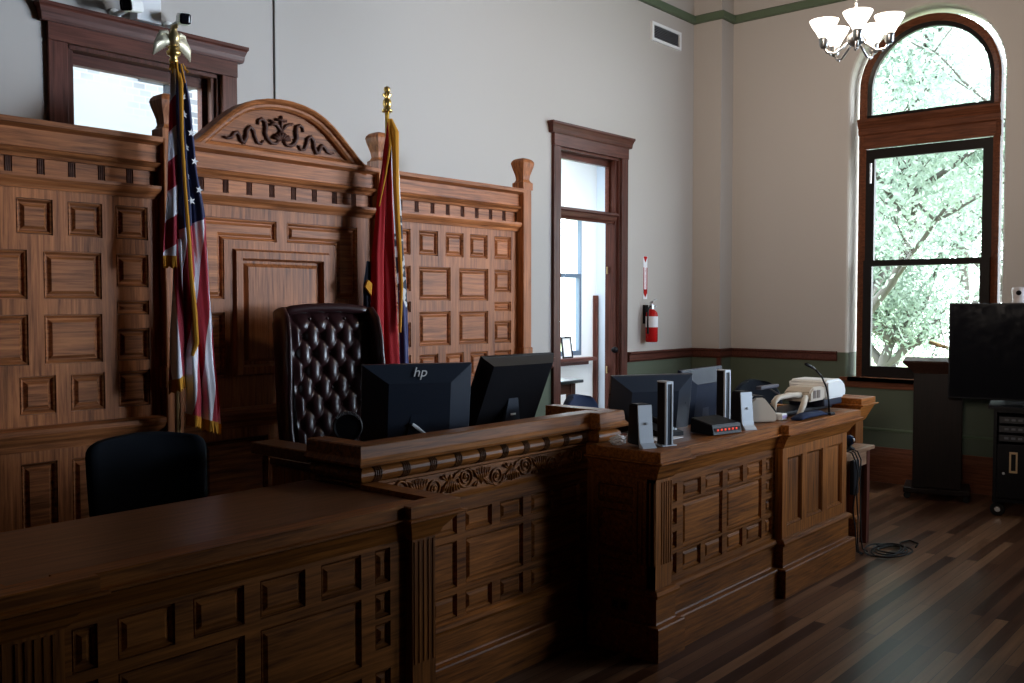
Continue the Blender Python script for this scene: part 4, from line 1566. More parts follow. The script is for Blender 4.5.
# ------------------------------------------------------------------ things on the clerk bench
ZB = 1.036
def speaker(label, x, y, rot, h=.215):
    t = thing('desktop_speaker', label, 'speaker', (x, y, ZB), rot)
    M = Matrix.Translation((x, y, ZB)) @ Matrix.Rotation(rot, 4, 'Z')
    bm = BM()
    # body leans back slightly; front is the silver plate
    vs = [(-.045, -.05, 0.012), (.045, -.05, .012), (.045, .055, .012), (-.045, .055, .012), (-.04, -.035, h), (.04, -.035, h), (.04, .045, h), (-.04, .045, h)]
    v = [bm.verts.new(M @ Vector(p)) for p in vs]
    for f in ((3, 2, 1, 0), (4, 5, 6, 7), (0, 1, 5, 4), (1, 2, 6, 5), (2, 3, 7, 6), (3, 0, 4, 7)):
        bm.faces.new([v[i] for i in f])
    bmesh.ops.bevel(bm, geom=list(bm.edges), offset=.006, segments=2, affect='EDGES')
    part('cabinet', bm, M_BLK, t)
    bm = BM()
    prof = [(-.0385, h - .004), (-.0535, .05), (-.062, .025), (-.085, .006), (-.085, .0), (-.05, .0), (-.046, .03), (-.034, h - .004)]
    a = [bm.verts.new(M @ Vector((-.04, y_, z_))) for y_, z_ in prof]
    b = [bm.verts.new(M @ Vector((.04, y_, z_))) for y_, z_ in prof]
    n = len(prof)
    for k in range(n):
        bm.faces.new([a[k], a[(k + 1) % n], b[(k + 1) % n], b[k]])
    bm.faces.new(a[::-1]); bm.faces.new(b)
    fp = part('front_plate', bm, M_SILVP, t, label='silver front plate')
    bm = BM()
    lathe(bm, [(0, 0), (.008, 0), (.008, .003), (0, .004)], c=M @ Vector((0, -.050, .12)), n=12, M=M.to_3x3().to_4x4() @ Matrix.Rotation(R(90), 4, 'X'))
    part('knob', bm, M_SILV, fp)
speaker('squat black speaker with silver front plate at the corner of the clerk bench', 4.0, 2.60, R(-24))
speaker('black speaker with silver front plate between the red lit box and the beige document camera', 4.965, 2.54, R(-24))
def tower(label, x, y, rot, h):
    t = thing('slim_tower', label, 'electronics', (x, y, ZB), rot)
    M = Matrix.Translation((x, y, ZB)) @ Matrix.Rotation(rot, 4, 'Z')
    bm = BM(); box(bm, -.020, .020, -.035, .030, .004, h, M=M, bev=.004)
    part('case', bm, M_BLK, t)
    bm = BM(); framed(bm, -.021, .021, 0, h + .006, -.048, .014, [(-.014, .014, .006, h - .008)], T=lambda x_, y_, z_: M @ Vector((x_, y_, z_)))
    box(bm, -.021, .021, -.035, .030, h + .0, h + .006, M=M)
    part('front_trim', bm, M_SILVP, t, label='silver front rim')
    bm = BM(); box(bm, -.014, .014, -.043, -.034, .006, h - .008, M=M)
    part('front_face', bm, M_SLATE, t)
    bm = BM(); box(bm, -.045, .045, -.05, .05, 0, .006, M=M, bev=.002)
    part('foot', bm, M_SILVP, t)
tower('tall slim upright black tower with a silver rim beside the corner speaker', 4.115, 2.535, R(-20), .32)
tower('slim upright tower with a silver edge just left of the second silver speaker', 5.05, 2.71, R(-20), .32)
t = thing('switch_box', 'low black box with a row of red lights on the clerk bench', 'electronics', (4.62, 2.62, ZB), R(0))
Ms = Matrix.Translation((4.70, 2.555, ZB)) @ Matrix.Rotation(R(-12), 4, 'Z') @ Matrix.Diagonal((.70, .9, .95, 1))
bm = BM()
v = [bm.verts.new(Ms @ Vector(p)) for p in ((-.17, -.09, .004), (.17, -.09, .004), (.17, .10, .004), (-.17, .10, .004), (-.17, -.075, .06), (.17, -.075, .06), (.16, .10, .09), (-.16, .10, .09))]
for f in ((3, 2, 1, 0), (4, 5, 6, 7), (0, 1, 5, 4), (1, 2, 6, 5), (2, 3, 7, 6), (3, 0, 4, 7)):
    bm.faces.new([v[i] for i in f])
bmesh.ops.bevel(bm, geom=list(bm.edges), offset=.004, segments=2, affect='EDGES')
part('casing', bm, M_BLK, t)
bm = BM(); box(bm, -.15, .15, -.086, -.083, .018, .042, M=Ms)
pf = part('window_strip', bm, plain('dark_red_strip', (.02, .004, .004), .3), t)
for k in range(6):
    bm = BM(); box(bm, -.125 + k * .044, -.105 + k * .044, -.089, -.084, .024, .036, M=Ms, bev=.002)
    part('red_light', bm, M_LED, t)
# crumpled tissue at the corner
bm = BM()
bmesh.ops.create_icosphere(bm, subdivisions=4, radius=1)
rnd = random.Random(3)
for vv in bm.verts:
    c = vv.co.copy()
    n_ = .75 + .25 * math.sin(c.x * 7 + c.y * 4) * math.cos(c.z * 6 + c.y * 5) + rnd.uniform(-.05, .05)
    vv.co = Vector((3.985 + c.x * .055 * n_, 2.725 + c.y * .045 * n_, ZB + max(0, .02 + c.z * .032 * n_)))
o = part('crumpled_tissue', bm, M_PAPER, None, loc=(3.985, 2.725, ZB)); tag(o, 'crumpled white tissue on the clerk bench next to the corner speaker', 'tissue')
# mouse-like remote by the slab foot
t = thing('paper_sheet', 'small white paper sheet under a pen on the clerk bench, right of the corner speaker', 'paper', (4.30, 2.66, ZB))
bm = BM(); box(bm, 4.20, 4.42, 2.60, 2.76, ZB, ZB + .003)
part('sheet', bm, M_PAPER, t)
t = thing('desk_telephone', 'dark telephone base lying between the corner tower and the red lit box', 'telephone', (4.42, 2.70, ZB), R(-20))
Mt = Matrix.Translation((4.42, 2.74, ZB)) @ Matrix.Rotation(R(-15), 4, 'Z')
bm = BM(); prism(bm, [(-.09, .004), (.09, .004), (.09, .06), (-.09, .025)], lambda u, v: Mt @ Vector((-.08, u, v)), lambda u, v: Mt @ Vector((.08, u, v)))
part('base', bm, M_BLK, t)
bm = BM(); tube(bm, [Mt @ Vector((-.05, -.085, .055)), Mt @ Vector((-.05, -.06, .075)), Mt @ Vector((-.05, .05, .095)), Mt @ Vector((-.05, .085, .085))], [.022, .016, .016, .022], 10)
part('handset', bm, M_BLK, t, smooth=True)
bm = BM()
for a in range(3):
    for b in range(4):
        box(bm, .0 + a * .022, .016 + a * .022, -.06 + b * .022, -.046 + b * .022, .03 + b * .004, .04 + b * .004, M=Mt)
part('keypad', bm, M_SILVP, t)

# ------------------------------------------------------------------ document camera
dc = thing('document_camera', 'beige and white document camera folded down on the far end of the clerk bench', 'document camera', (6.0, 2.70, ZB), R(0))
Mdc = Matrix.Translation((6.04, 2.63, ZB))
bm = BM(); box(bm, -.46, .32, -.06, .13, .004, .035, M=Mdc, bev=.010)
part('stage', bm, M_BLK, dc)
bm = BM(); box(bm, .02, .32, -.125, .13, .035, .085, M=Mdc, bev=.012)
part('base_block', bm, plain('blue_black_plastic', (.012, .016, .032), .4), dc)
bm = BM()
poly = [(.03, .085), (.315, .085), (.325, .13), (.30, .18), (.25, .21), (.02, .21), (.0, .19)]
prism(bm, poly, lambda u, w_: Mdc @ Vector((u, -.15, w_)), lambda u, w_: Mdc @ Vector((u, .12, w_)))
bmesh.ops.bevel(bm, geom=list(bm.edges), offset=.014, segments=3, affect='EDGES')
part('head', bm, M_WHITE, dc, smooth=False, label='white rounded head')
bm = BM()
prism(bm, [(-.22, .085), (.02, .085), (.02, .175), (-.16, .175), (-.22, .145)], lambda u, w_: Mdc @ Vector((u, -.13, w_)), lambda u, w_: Mdc @ Vector((u, .05, w_)))
bmesh.ops.bevel(bm, geom=list(bm.edges), offset=.010, segments=2, affect='EDGES')
cb_ = part('camera_body', bm, M_BEIGE, dc, label='beige camera body')
for gx in (-.17, -.11):
    bm = BM()
    box(bm, gx, gx + .04, -.134, -.128, .105, .155, M=Mdc)
    part('grille', bm, plain('brown_grille', (.16, .12, .10), .6), cb_)
bm = BM()
tube(bm, [Mdc @ Vector(p) for p in ((-.20, -.06, .125), (-.36, -.05, .135), (-.52, -.05, .132), (-.57, -.05, .11), (-.575, -.05, .05))], [.028, .024, .022, .020, .014], 10, flat=((0, 0, 1), .75))
tube(bm, [Mdc @ Vector(p) for p in ((-.27, -.12, .12), (-.37, -.15, .08), (-.46, -.16, .02))], [.018, .020, .016], 10)
part('arm', bm, M_BEIGE, dc, smooth=True, label='beige folded arm')
bm = BM()
box(bm, -.44, -.18, .10, .14, .165, .188, M=Mdc, bev=.006)
tube(bm, [Mdc @ Vector((-.30, .12, .17)), Mdc @ Vector((-.34, .02, .13))], .006, 8)
part('lamp', bm, plain('grey_lamp', (.07, .07, .09), .4), dc)
# wedge shaped light box at the left
t = thing('beige_wedge', 'beige wedge shaped stapled case standing right of the second silver speaker', 'device', (5.28, 2.60, ZB), R(-20))
t['label'] = 'beige wedge shaped device standing right of the second silver speaker'
t.name = 'wedge_device'
MATX[t.name] = Matrix.Translation((5.28, 2.60, ZB)) @ Matrix.Rotation(R(-20), 4, 'Z')
Mw = Matrix.Translation((5.27, 2.64, ZB)) @ Matrix.Rotation(R(-30), 4, 'Z')
bm = BM()
prism(bm, [(-.17, .004), (.15, .004), (.15, .05), (.06, .15), (.0, .15), (-.17, .04)], lambda u, w_: Mw @ Vector((u, -.06, w_)), lambda u, w_: Mw @ Vector((u, .06, w_)))
bmesh.ops.bevel(bm, geom=list(bm.edges), offset=.007, segments=2, affect='EDGES')
part('case', bm, M_BEIGE, t)
bm = BM(); prism(bm, [(-.165, .046), (.0, .152), (.06, .152), (.145, .06), (.15, .066), (.063, .162), (-.003, .162), (-.17, .055)], lambda u, w_: Mw @ Vector((u, -.05, w_)), lambda u, w_: Mw @ Vector((u, .05, w_)))
part('dark_lid', bm, M_BLK, t)
t = thing('label_block', 'small white and lilac block beside the navy folder on the clerk bench', 'box', (5.50, 2.55, ZB))
bm = BM(); box(bm, 5.455, 5.525, 2.52, 2.59, ZB, ZB + .040, bev=.004)
part('block', bm, M_WHITE, t)
bm = BM(); box(bm, 5.46, 5.52, 2.518, 2.5205, ZB + .012, ZB + .03)
part('stripe', bm, plain('lilac_print', (.35, .28, .5), .6), t)
t = thing('pouch', 'soft navy pouch lying along the front edge of the clerk bench', 'pouch', (5.85, 2.51, ZB))
bm = BM()
N = 24
rings = []
for k in range(N + 1):
    f = k / N
    x = 5.50 + .385 * f
    hh = .042 * (math.sin(PI * min(max(f, .02), .98)) ** .35) * (1 + .12 * math.sin(9 * f))
    rings.append([bm.verts.new((x, 2.448 + .04 * math.cos(2 * PI * q / 12), ZB + .002 + hh * .5 + hh * .5 * math.sin(2 * PI * q / 12))) for q in range(12)])
for a, b in zip(rings, rings[1:]):
    for q in range(12):
        bm.faces.new([a[q], a[(q + 1) % 12], b[(q + 1) % 12], b[q]])
bm.faces.new(rings[0][::-1]); bm.faces.new(rings[-1])
part('pouch', bm, M_NAVY, t, smooth=True)
# gooseneck microphone
t = thing('gooseneck_microphone', 'black gooseneck microphone bending left in front of the white document camera head', 'microphone', (5.93, 2.42, ZB))
bm = BM(); box(bm, 5.90, 5.97, 2.395, 2.445, ZB, ZB + .018, bev=.005)
part('base', bm, M_BLK, t)
bm = BM(); tube(bm, [(5.93, 2.42, ZB + .015), (5.925, 2.42, 1.12), (5.88, 2.42, 1.22), (5.80, 2.42, 1.295), (5.70, 2.42, 1.344)], .0055, 8)
part('neck', bm, M_BLK, t, smooth=True)
bm = BM(); tube(bm, [(5.70, 2.42, 1.344), (5.64, 2.42, 1.362), (5.56, 2.42, 1.383)], [.007, .010, .009], 10)
part('capsule', bm, M_BLK, t, smooth=True)

# round ringed device on the judge's bench
t = thing('round_desk_device', 'round black device with a pale ribbed rim at the left end of the judge bench', 'device', (2.66, 3.22, 1.06), R(-35))
Mr = Matrix.Translation((2.655, 3.24, 1.215)) @ Matrix.Rotation(R(-38), 4, 'Z') @ Matrix.Rotation(R(90), 4, 'X')
bm = BM(); lathe(bm, [(0, -.02), (.062, -.02), (.066, -.01), (.066, .012), (.060, .02), (.052, .016), (0, .016)], n=32, M=Mr)
part('case', bm, M_BLK, t, smooth=False)
bm = BM()
for k in range(17):
    a = R(35 + k * 6.6)
    tube(bm, [Mr @ Vector((.054 * math.cos(a), .054 * math.sin(a), .020)), Mr @ Vector((.068 * math.cos(a), .068 * math.sin(a), .020))], .0025, 6)
part('ribbed_rim', bm, plain('dull_rim', (.13, .13, .14), .6), t, label='pale ribbed rim')
bm = BM(); lathe(bm, [(0, 1.06), (.05, 1.06), (.05, 1.07), (.015, 1.08), (.012, 1.155), (0, 1.155)], c=(2.662, 3.246, 0), n=20)
part('foot', bm, M_BLK, t)

# ------------------------------------------------------------------ chandelier
cx, cy_, cz = 5.77, 2.22, 3.36
ch = thing('chandelier', 'five light nickel chandelier with frosted glass bell shades', 'chandelier', (cx, cy_, cz))
bm = BM()
lathe(bm, [(0, -.075), (.008, -.07), (.012, -.06), (.006, -.05), (.02, -.045), (.045, -.03), (.052, -.005), (.045, .02), (.02, .04), (.014, .07), (.02, .09), (.012, .11), (.008, .14), (0, .14)], c=(cx, cy_, cz), n=24)
part('hub', bm, M_CHROME, ch, smooth=True)
bm = BM(); tube(bm, [(cx, cy_, cz + .13), (cx, cy_, ZC - .04)], .007, 8)
part('stem', bm, M_CHROME, ch)
bm = BM(); lathe(bm, [(0, 0), (.06, 0), (.065, -.015), (.03, -.035), (.01, -.045), (0, -.045)], c=(cx, cy_, ZC), n=24)
part('canopy', bm, M_CHROME, ch, smooth=True)
a0 = math.atan2(-cy_, -cx) + .05
M_SHADE = plain('frosted_glass', (.9, .88, .84), .35, emit=(1, .90, .78), es=2.6)
for k in range(5):
    a = a0 + 2 * PI * k / 5
    d = Vector((math.cos(a), math.sin(a), 0))
    c = Vector((cx, cy_, cz))
    P = [c + d * .03 + Vector((0, 0, -.01)), c + d * .08 + Vector((0, 0, -.055)), c + d * .125 + Vector((0, 0, -.09)), c + d * .175 + Vector((0, 0, -.085)), c + d * .195 + Vector((0, 0, -.05))]
    bm = BM(); tube(bm, P, .0075, 8)
    lathe(bm, [(0, -.105), (.006, -.10), (.008, -.09), (0, -.08)], c=c + d * .155, n=10)
    am = part('arm', bm, M_CHROME, ch, smooth=True)
    e = c + d * .195
    bm = BM(); lathe(bm, [(0, -.06), (.016, -.06), (.026, -.045), (.028, -.01), (.030, .0), (.0, .0)], c=e, n=16)
    part('socket_cup', bm, M_CHROME, am, smooth=True)
    bm = BM()
    lathe(bm, [(.024, -.005), (.03, .005), (.045, .035), (.062, .060), (.076, .084), (.083, .100), (.085, .106), (.080, .104), (.058, .062), (.041, .036), (.024, .008)], c=e, n=28)
    part('shade', bm, M_SHADE, am, smooth=True, label='lit frosted glass shade')

# ------------------------------------------------------------------ things on the walls
fe = thing('fire_extinguisher', 'red fire extinguisher hanging on the back wall beside the doorway', 'fire extinguisher', (8.29, YB - .10, 1.36))
ex, ey = 8.19, YB - .085
bm = BM(); lathe(bm, [(0, 1.365), (.055, 1.365), (.062, 1.375), (.062, 1.63), (.055, 1.665), (.03, 1.69), (.02, 1.70), (0, 1.70)], c=(ex, ey, 0), n=24)
part('cylinder', bm, M_RED, fe, smooth=True)
bm = BM(); lathe(bm, [(.0632, 1.515), (.0632, 1.625), (.0625, 1.625), (.0625, 1.515)], c=(ex, ey, 0), n=24)
part('label_band', bm, M_PAPER, fe, label='white label')
bm = BM()
lathe(bm, [(0, 1.69), (.022, 1.69), (.022, 1.74), (0, 1.745)], c=(ex, ey, 0), n=14)
box(bm, ex - .02, ex + .09, ey - .012, ey + .012, 1.765, 1.775, M=Matrix.Translation((ex, ey, 1.76)) @ Matrix.Rotation(R(-18), 4, 'Y') @ Matrix.Translation((-ex, -ey, -1.76)))
box(bm, ex - .02, ex + .08, ey - .012, ey + .012, 1.735, 1.745, M=Matrix.Translation((ex, ey, 1.74)) @ Matrix.Rotation(R(12), 4, 'Y') @ Matrix.Translation((-ex, -ey, -1.74)))
part('valve_handle', bm, M_SILV, fe)
bm = BM(); tube(bm, [(ex - .01, ey, 1.72), (ex - .05, ey - .01, 1.73), (ex - .085, ey - .01, 1.68), (ex - .09, ey - .01, 1.55), (ex - .085, ey - .01, 1.45)], [.008, .009, .009, .009, .012], 8)
part('hose', bm, M_RUB, fe, smooth=True)
bm = BM(); box(bm, ex - .035, ex + .035, YB - .022, YB, 1.55, 1.74)
part('bracket', bm, M_BLK, fe)
sg = thing('extinguisher_sign', 'narrow red and white arrow sign above the fire extinguisher', 'sign', (8.19, YB, 2.0))
sx = 8.19
bm = BM(); box(bm, sx - .036, sx + .036, YB - .006, YB, 1.80, 2.235)
part('plate', bm, M_PAPER, sg)
bm = BM()
y_ = YB - .0075
for x0, x1 in ((sx - .034, sx - .022), (sx + .022, sx + .034)):
    box(bm, x0, x1, y_, YB - .006, 1.86, 2.12)
box(bm, sx - .034, sx + .034, y_, YB - .006, 1.86, 1.90)
prism(bm, [(sx - .034, 2.225), (sx, 2.17), (sx + .034, 2.225), (sx + .026, 2.233), (sx - .026, 2.233)], lambda u, v: Vector((u, y_, v)), lambda u, v: Vector((u, YB - .006, v)))
prism(bm, [(sx - .034, 1.86), (sx + .034, 1.86), (sx, 1.815)][::-1], lambda u, v: Vector((u, y_, v)), lambda u, v: Vector((u, YB - .006, v)))
part('red_marks', bm, M_RED, sg, label='red arrow and borders')
def text_mesh(body, size):
    cu = bpy.data.curves.new('t', 'FONT'); cu.body = body; cu.size = size; cu.align_x = 'CENTER'
    tmp = bpy.data.objects.new('t', cu); COL.objects.link(tmp)
    me = bpy.data.meshes.new_from_object(tmp.evaluated_get(bpy.context.evaluated_depsgraph_get()))
    bpy.data.objects.remove(tmp)
    return me
bm = BM()
for k, chh in enumerate('EXTINGUISHER'):
    b2 = BM(); b2.from_mesh(text_mesh(chh, .022))
    b2.transform(Matrix.Translation((sx, YB - .008, 2.098 - k * .0172)) @ Matrix.Rotation(R(90), 4, 'X'))
    mm = bpy.data.meshes.new('x'); b2.to_mesh(mm); b2.free(); bm.from_mesh(mm); bpy.data.meshes.remove(mm)
part('lettering', bm, M_RED, sg)

vt = thing('air_vent', 'white louvred air vent high on the back wall', 'vent', (8.56, YB, 4.52))
def Tv(u, y, z):
    return Vector((8.275 + u, YB - .02 + y, z))
bm = BM(); framed(bm, 0, .57, 4.425, 4.615, 0, .02, [(.035, .535, 4.455, 4.585)], T=Tv)
part('frame', bm, M_PLAST, vt)
bm = BM()
for k in range(8):
    z = 4.463 + k * .0165
    quad(bm, [Tv(.035, .002, z), Tv(.535, .002, z), Tv(.535, .018, z + .013), Tv(.035, .018, z + .013)])
part('louvres', bm, plain('grey_louvre', (.22, .22, .24), .5), vt)
bm = BM(); box(bm, 8.31, 8.81, YB - .002, YB - .001, 4.455, 4.585)
part('duct_back', bm, plain('dark_duct', (.06, .06, .065), .8), vt)
bm = BM(); box(bm, 3.732, 3.75, YB - .014, YB, 2.2, ZC, bev=.003)
o = part('wall_raceway', bm, plain('raceway_paint', (.42, .40, .38), .5), None, loc=(3.741, YB, 2.2)); tag(o, 'thin vertical cable cover on the back wall above the arched pediment', 'cable cover')

def camera_unit(label, x, z, yaw):
    t = thing('security_camera', label, 'camera', (x, YB - .02, z))
    M = Matrix.Translation((x, YB - .20, z)) @ Matrix.Rotation(yaw, 4, 'Z') @ Matrix.Rotation(R(14), 4, 'X')
    bm = BM(); box(bm, -.036, .036, -.05, .12, -.034, .034, M=M, bev=.018)
    part('body', bm, M_WHITE, t, smooth=False)
    bm = BM(); box(bm, -.031, .031, -.058, -.048, -.03, .03, M=M, bev=.012)
    part('lens_face', bm, M_GLOSS, t, label='black lens face')
    bm = BM(); tube(bm, [M @ Vector((0, .08, 0)), Vector((x + .01, YB - .05, z - .01)), Vector((x + .01, YB, z - .01))], .014, 10)
    lathe(bm, [(0, 0), (.035, 0), (.035, .012), (0, .014)], c=(x + .01, YB, z - .01), n=16, M=Matrix.Rotation(R(90), 4, 'X'))
    part('mount', bm, M_WHITE, t)
camera_unit('left white security camera with black face above the left window frame', 2.645, 3.404, R(-50))
camera_unit('right white security camera with black face above the left window frame', 2.975, 3.404, R(-24))
bm = BM(); box(bm, 2.745, 2.895, YB - .09, YB, 3.375, 3.56, bev=.006)
o = part('junction_box', bm, M_PLAST, None, loc=(2.82, YB, 3.375)); tag(o, 'white junction box between the two security cameras', 'box')

# ------------------------------------------------------------------ right side of the room
# wooden stand behind the clerk bench end
ws = thing('witness_stand', 'dark wooden stand with a flared cornice behind the end of the clerk bench', 'stand', (7.10, 2.83, 0))
bm = BM(); box(bm, 7.02, 7.17, 2.66, 3.0, 0, .93)
part('body', bm, M_OAKV, ws)
WP = [(7.02, 3.0), (7.02, 2.66), (7.17, 2.66), (7.17, 3.0)]
bm = BM(); sweep(bm, WP, profile_cap(.87, 1.005, 1.05)); box(bm, 7.0, 7.19, 2.65, 3.0, 1.0, 1.048)
part('cornice', bm, M_OAK, ws)
bm = BM(); sweep(bm, WP, [(-.02, 0), (.03, 0), (.03, .14), (.0, .16), (-.02, .16)])
part('plinth', bm, M_OAK, ws)
# small table with cables
tb = thing('small_table', 'small pale topped wooden table at the right end of the clerk bench', 'table', (6.68, 2.78, 0))
bm = BM(); box(bm, 6.42, 6.98, 2.50, 2.96, .69, .717, bev=.004)
part('tabletop', bm, M_PALE, tb, label='pale wooden top')
bm = BM(); box(bm, 6.46, 6.93, 2.525, 2.545, .585, .69); box(bm, 6.46, 6.93, 2.915, 2.935, .585, .69); box(bm, 6.46, 6.48, 2.545, 2.915, .585, .69); box(bm, 6.91, 6.93, 2.545, 2.915, .585, .69)
part('apron', bm, M_PALE, tb)
for x in (6.45, 6.885):
    for y in (2.52, 2.89):
        bm = BM(); box(bm, x, x + .05, y, y + .05, 0, .69)
        part('leg', bm, M_CAS, tb)
wc = thing('desk_webcam', 'shiny dark webcam standing on the small pale topped table', 'webcam', (6.64, 2.56, .717))
bm = BM()
bmesh.ops.create_uvsphere(bm, u_segments=20, v_segments=14, radius=.038, matrix=Matrix.Translation((6.64, 2.56, .782)))
part('ball', bm, plain('dark_blue_gloss', (.01, .02, .05), .12), wc, smooth=True)
bm = BM(); lathe(bm, [(0, .717), (.04, .717), (.04, .727), (.018, .74), (.015, .752), (0, .752)], c=(6.64, 2.56, 0), n=18)
part('foot', bm, M_BLK, wc)
bm = BM(); lathe(bm, [(0, 0), (.017, 0), (.019, .006), (.012, .010), (0, .007)], c=(6.618, 2.525, .787), n=16, M=Matrix.Rotation(R(40), 4, 'Z') @ Matrix.Rotation(R(-90), 4, 'Y') @ Matrix.Rotation(R(-90), 4, 'Y') @ Matrix.Rotation(R(90), 4, 'X'))
part('lens', bm, M_SILV, wc, smooth=True)
bm = BM(); box(bm, 6.50, 6.60, 2.47, 2.50, .42, .66, bev=.006)
o = part('power_brick', bm, M_BLK, None, loc=(6.55, 2.485, .42)); tag(o, 'black power adapter hanging under the small table edge', 'adapter')
rc = random.Random(11)
cabs = ['black cable hanging from the small table nearest the bench end', 'black cable hanging from the middle of the small table edge', 'black cable hanging from the small table close to its right leg']
for k in range(3):
    x = 6.49 + .05 * k
    P = [(x + .03, 2.55, .722), (x + .01, 2.485, .715), (x, 2.455, .66)]
    for q in range(1, 8):
        P.append((x + .02 * math.sin(q * 1.3 + k * 2), 2.455 - .01 * math.sin(q + k), .66 - .08 * q))
    x1 = P[-1][0]
    P.append((x1, 2.44, .03)); P.append((x1 + .04, 2.42, .008))
    bm = BM(); tube(bm, P, .005, 6)
    o = part('hanging_cable', bm, M_RUB, None, loc=(x, 2.47, .0), smooth=True); tag(o, cabs[k], 'cable')
bm = BM()
P = []
for k in range(90):
    f = k / 89
    a = f * 2 * PI * 4.2
    rx, ry = .16 + .05 * math.sin(f * 9), .10 + .03 * math.cos(f * 7)
    P.append((6.70 + rx * math.cos(a) + .06 * math.sin(3 * f), 2.33 + ry * math.sin(a) - .05 * f, .007 + .012 * (1 + math.sin(a * 1.5 + f * 5)) * .5 + .006))
P += [(6.95, 2.30, .008), (7.05, 2.33, .008), (7.16, 2.30, .008), (7.10, 2.22, .008), (6.98, 2.20, .008)]
tube(bm, P, .006, 6)
o = part('coiled_cable', bm, M_RUB, None, loc=(6.75, 2.33, 0), smooth=True); tag(o, 'tangled coil of black cable on the floor by the small table', 'cable')

# podium
pd = thing('podium', 'dark wooden podium with a slanted flaring top in front of the arched window', 'podium', (9.0, 2.75, 0))
Mp = Matrix.Translation((8.98, 2.655, 0)) @ Matrix.Rotation(R(-75), 4, 'Z')
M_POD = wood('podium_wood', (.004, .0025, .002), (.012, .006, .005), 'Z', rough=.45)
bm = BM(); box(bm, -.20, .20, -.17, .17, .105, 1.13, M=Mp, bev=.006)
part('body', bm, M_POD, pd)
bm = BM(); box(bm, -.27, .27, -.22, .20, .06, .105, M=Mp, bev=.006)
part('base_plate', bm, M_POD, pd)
bm = BM()
rings = [[bm.verts.new(Mp @ Vector((sx_ * hx, sy_ * hy + oy, z + (tz if sy_ > 0 else 0)))) for sx_, sy_ in ((-1, -1), (1, -1), (1, 1), (-1, 1))] for hx, hy, oy, z, tz in ((.20, .17, 0, 1.13, 0), (.21, .18, 0, 1.15, 0), (.28, .23, 0, 1.215, .0), (.29, .24, 0, 1.228, .0), (.29, .24, 0, 1.243, .012))]
for a, b in zip(rings, rings[1:]):
    for k in range(4):
        bm.faces.new([a[k], a[(k + 1) % 4], b[(k + 1) % 4], b[k]])
bm.faces.new(rings[0][::-1]); bm.faces.new(rings[-1])
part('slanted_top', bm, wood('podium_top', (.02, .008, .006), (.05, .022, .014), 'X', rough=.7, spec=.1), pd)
for x, y in ((-.24, -.18), (.24, -.18), (.24, .16), (-.24, .16)):
    bm = BM(); lathe(bm, [(0, -.012), (.028, -.012), (.03, 0), (.028, .012), (0, .012)], c=Mp @ Vector((x, y, .03)), n=14, M=Mp.to_3x3().to_4x4() @ Matrix.Rotation(R(90), 4, 'X'))
    part('caster', bm, M_RUB, pd)
pm = thing('podium_microphone', 'slim microphone on a short bent neck on the podium top', 'microphone', (8.98, 2.70, 1.29))
bm = BM(); tube(bm, [(8.99, 2.70, 1.285), (8.99, 2.705, 1.33), (8.99, 2.69, 1.36), (8.99, 2.67, 1.375)], .006, 8)
lathe(bm, [(0, 1.278), (.03, 1.278), (.028, 1.295), (0, 1.30)], c=(8.99, 2.70, 0), n=14)
part('neck', bm, M_SILV, pm)
bm = BM(); tube(bm, [(8.98, 2.74, 1.405), (8.98, 2.66, 1.378), (8.99, 2.58, 1.355)], [.019, .020, .014], 12)
part('capsule', bm, M_BRONZE, pm, smooth=True)

# television on a wheeled cart
cart = thing('tv_cart', 'black wheeled media cart with equipment shelves under the television', 'cart', (8.80, 1.75, 0), R(-78))
Mc = Matrix.Translation((8.80, 1.75, 0)) @ Matrix.Rotation(R(-78), 4, 'Z')
bm = BM()
box(bm, -.38, .38, -.26, .26, .12, .15, M=Mc); box(bm, -.38, .38, -.26, .26, .86, .89, M=Mc)
box(bm, -.38, -.355, -.26, .26, .15, .86, M=Mc); box(bm, .355, .38, -.26, .26, .15, .86, M=Mc); box(bm, -.355, .355, .235, .26, .15, .86, M=Mc)
box(bm, -.42, .42, -.29, .29, .89, .91, M=Mc)
part('cabinet', bm, M_BLK, cart)
for k, z in enumerate((.80, .725, .65)):
    bm = BM(); box(bm, -.34, .34, -.24, .2, z - .03, z + .025, M=Mc, bev=.004)
    sh = part('equipment_unit', bm, plain('equipment_grey', (.03, .03, .035), .4), cart)
    bm = BM()
    for q in range(5):
        box(bm, -.30 + q * .05, -.27 + q * .05, -.244, -.239, z - .01, z + .008, M=Mc)
    part('front_buttons', bm, plain('grey_buttons', (.12, .13, .15), .4), sh)
for s in (-1, 1):
    bm = BM(); box(bm, -.352 if s < 0 else .004, -.004 if s < 0 else .352, -.265, -.245, .155, .60, M=Mc, bev=.004)
    dr = part('door', bm, M_BLK, cart)
    bm = BM(); framed(bm, (-.26 if s < 0 else .20), (-.20 if s < 0 else .26), .37, .54, -.275, .012, [(-.247 if s < 0 else .213, -.213 if s < 0 else .247, .386, .524)], T=lambda x, y, z: Mc @ Vector((x, y, z)))
    part('handle', bm, plain('pale_brass_%d' % s, (.55, .40, .24), .4, .5), dr, label='pale brass loop handle')
    bm = BM(); lathe(bm, [(0, 0), (.011, 0), (.010, .006), (0, .008)], c=Mc @ Vector((-.30 if s < 0 else .30, -.266, .36)), n=12, M=Mc.to_3x3().to_4x4() @ Matrix.Rotation(R(90), 4, 'X'))
    part('lock', bm, M_SILV, dr)
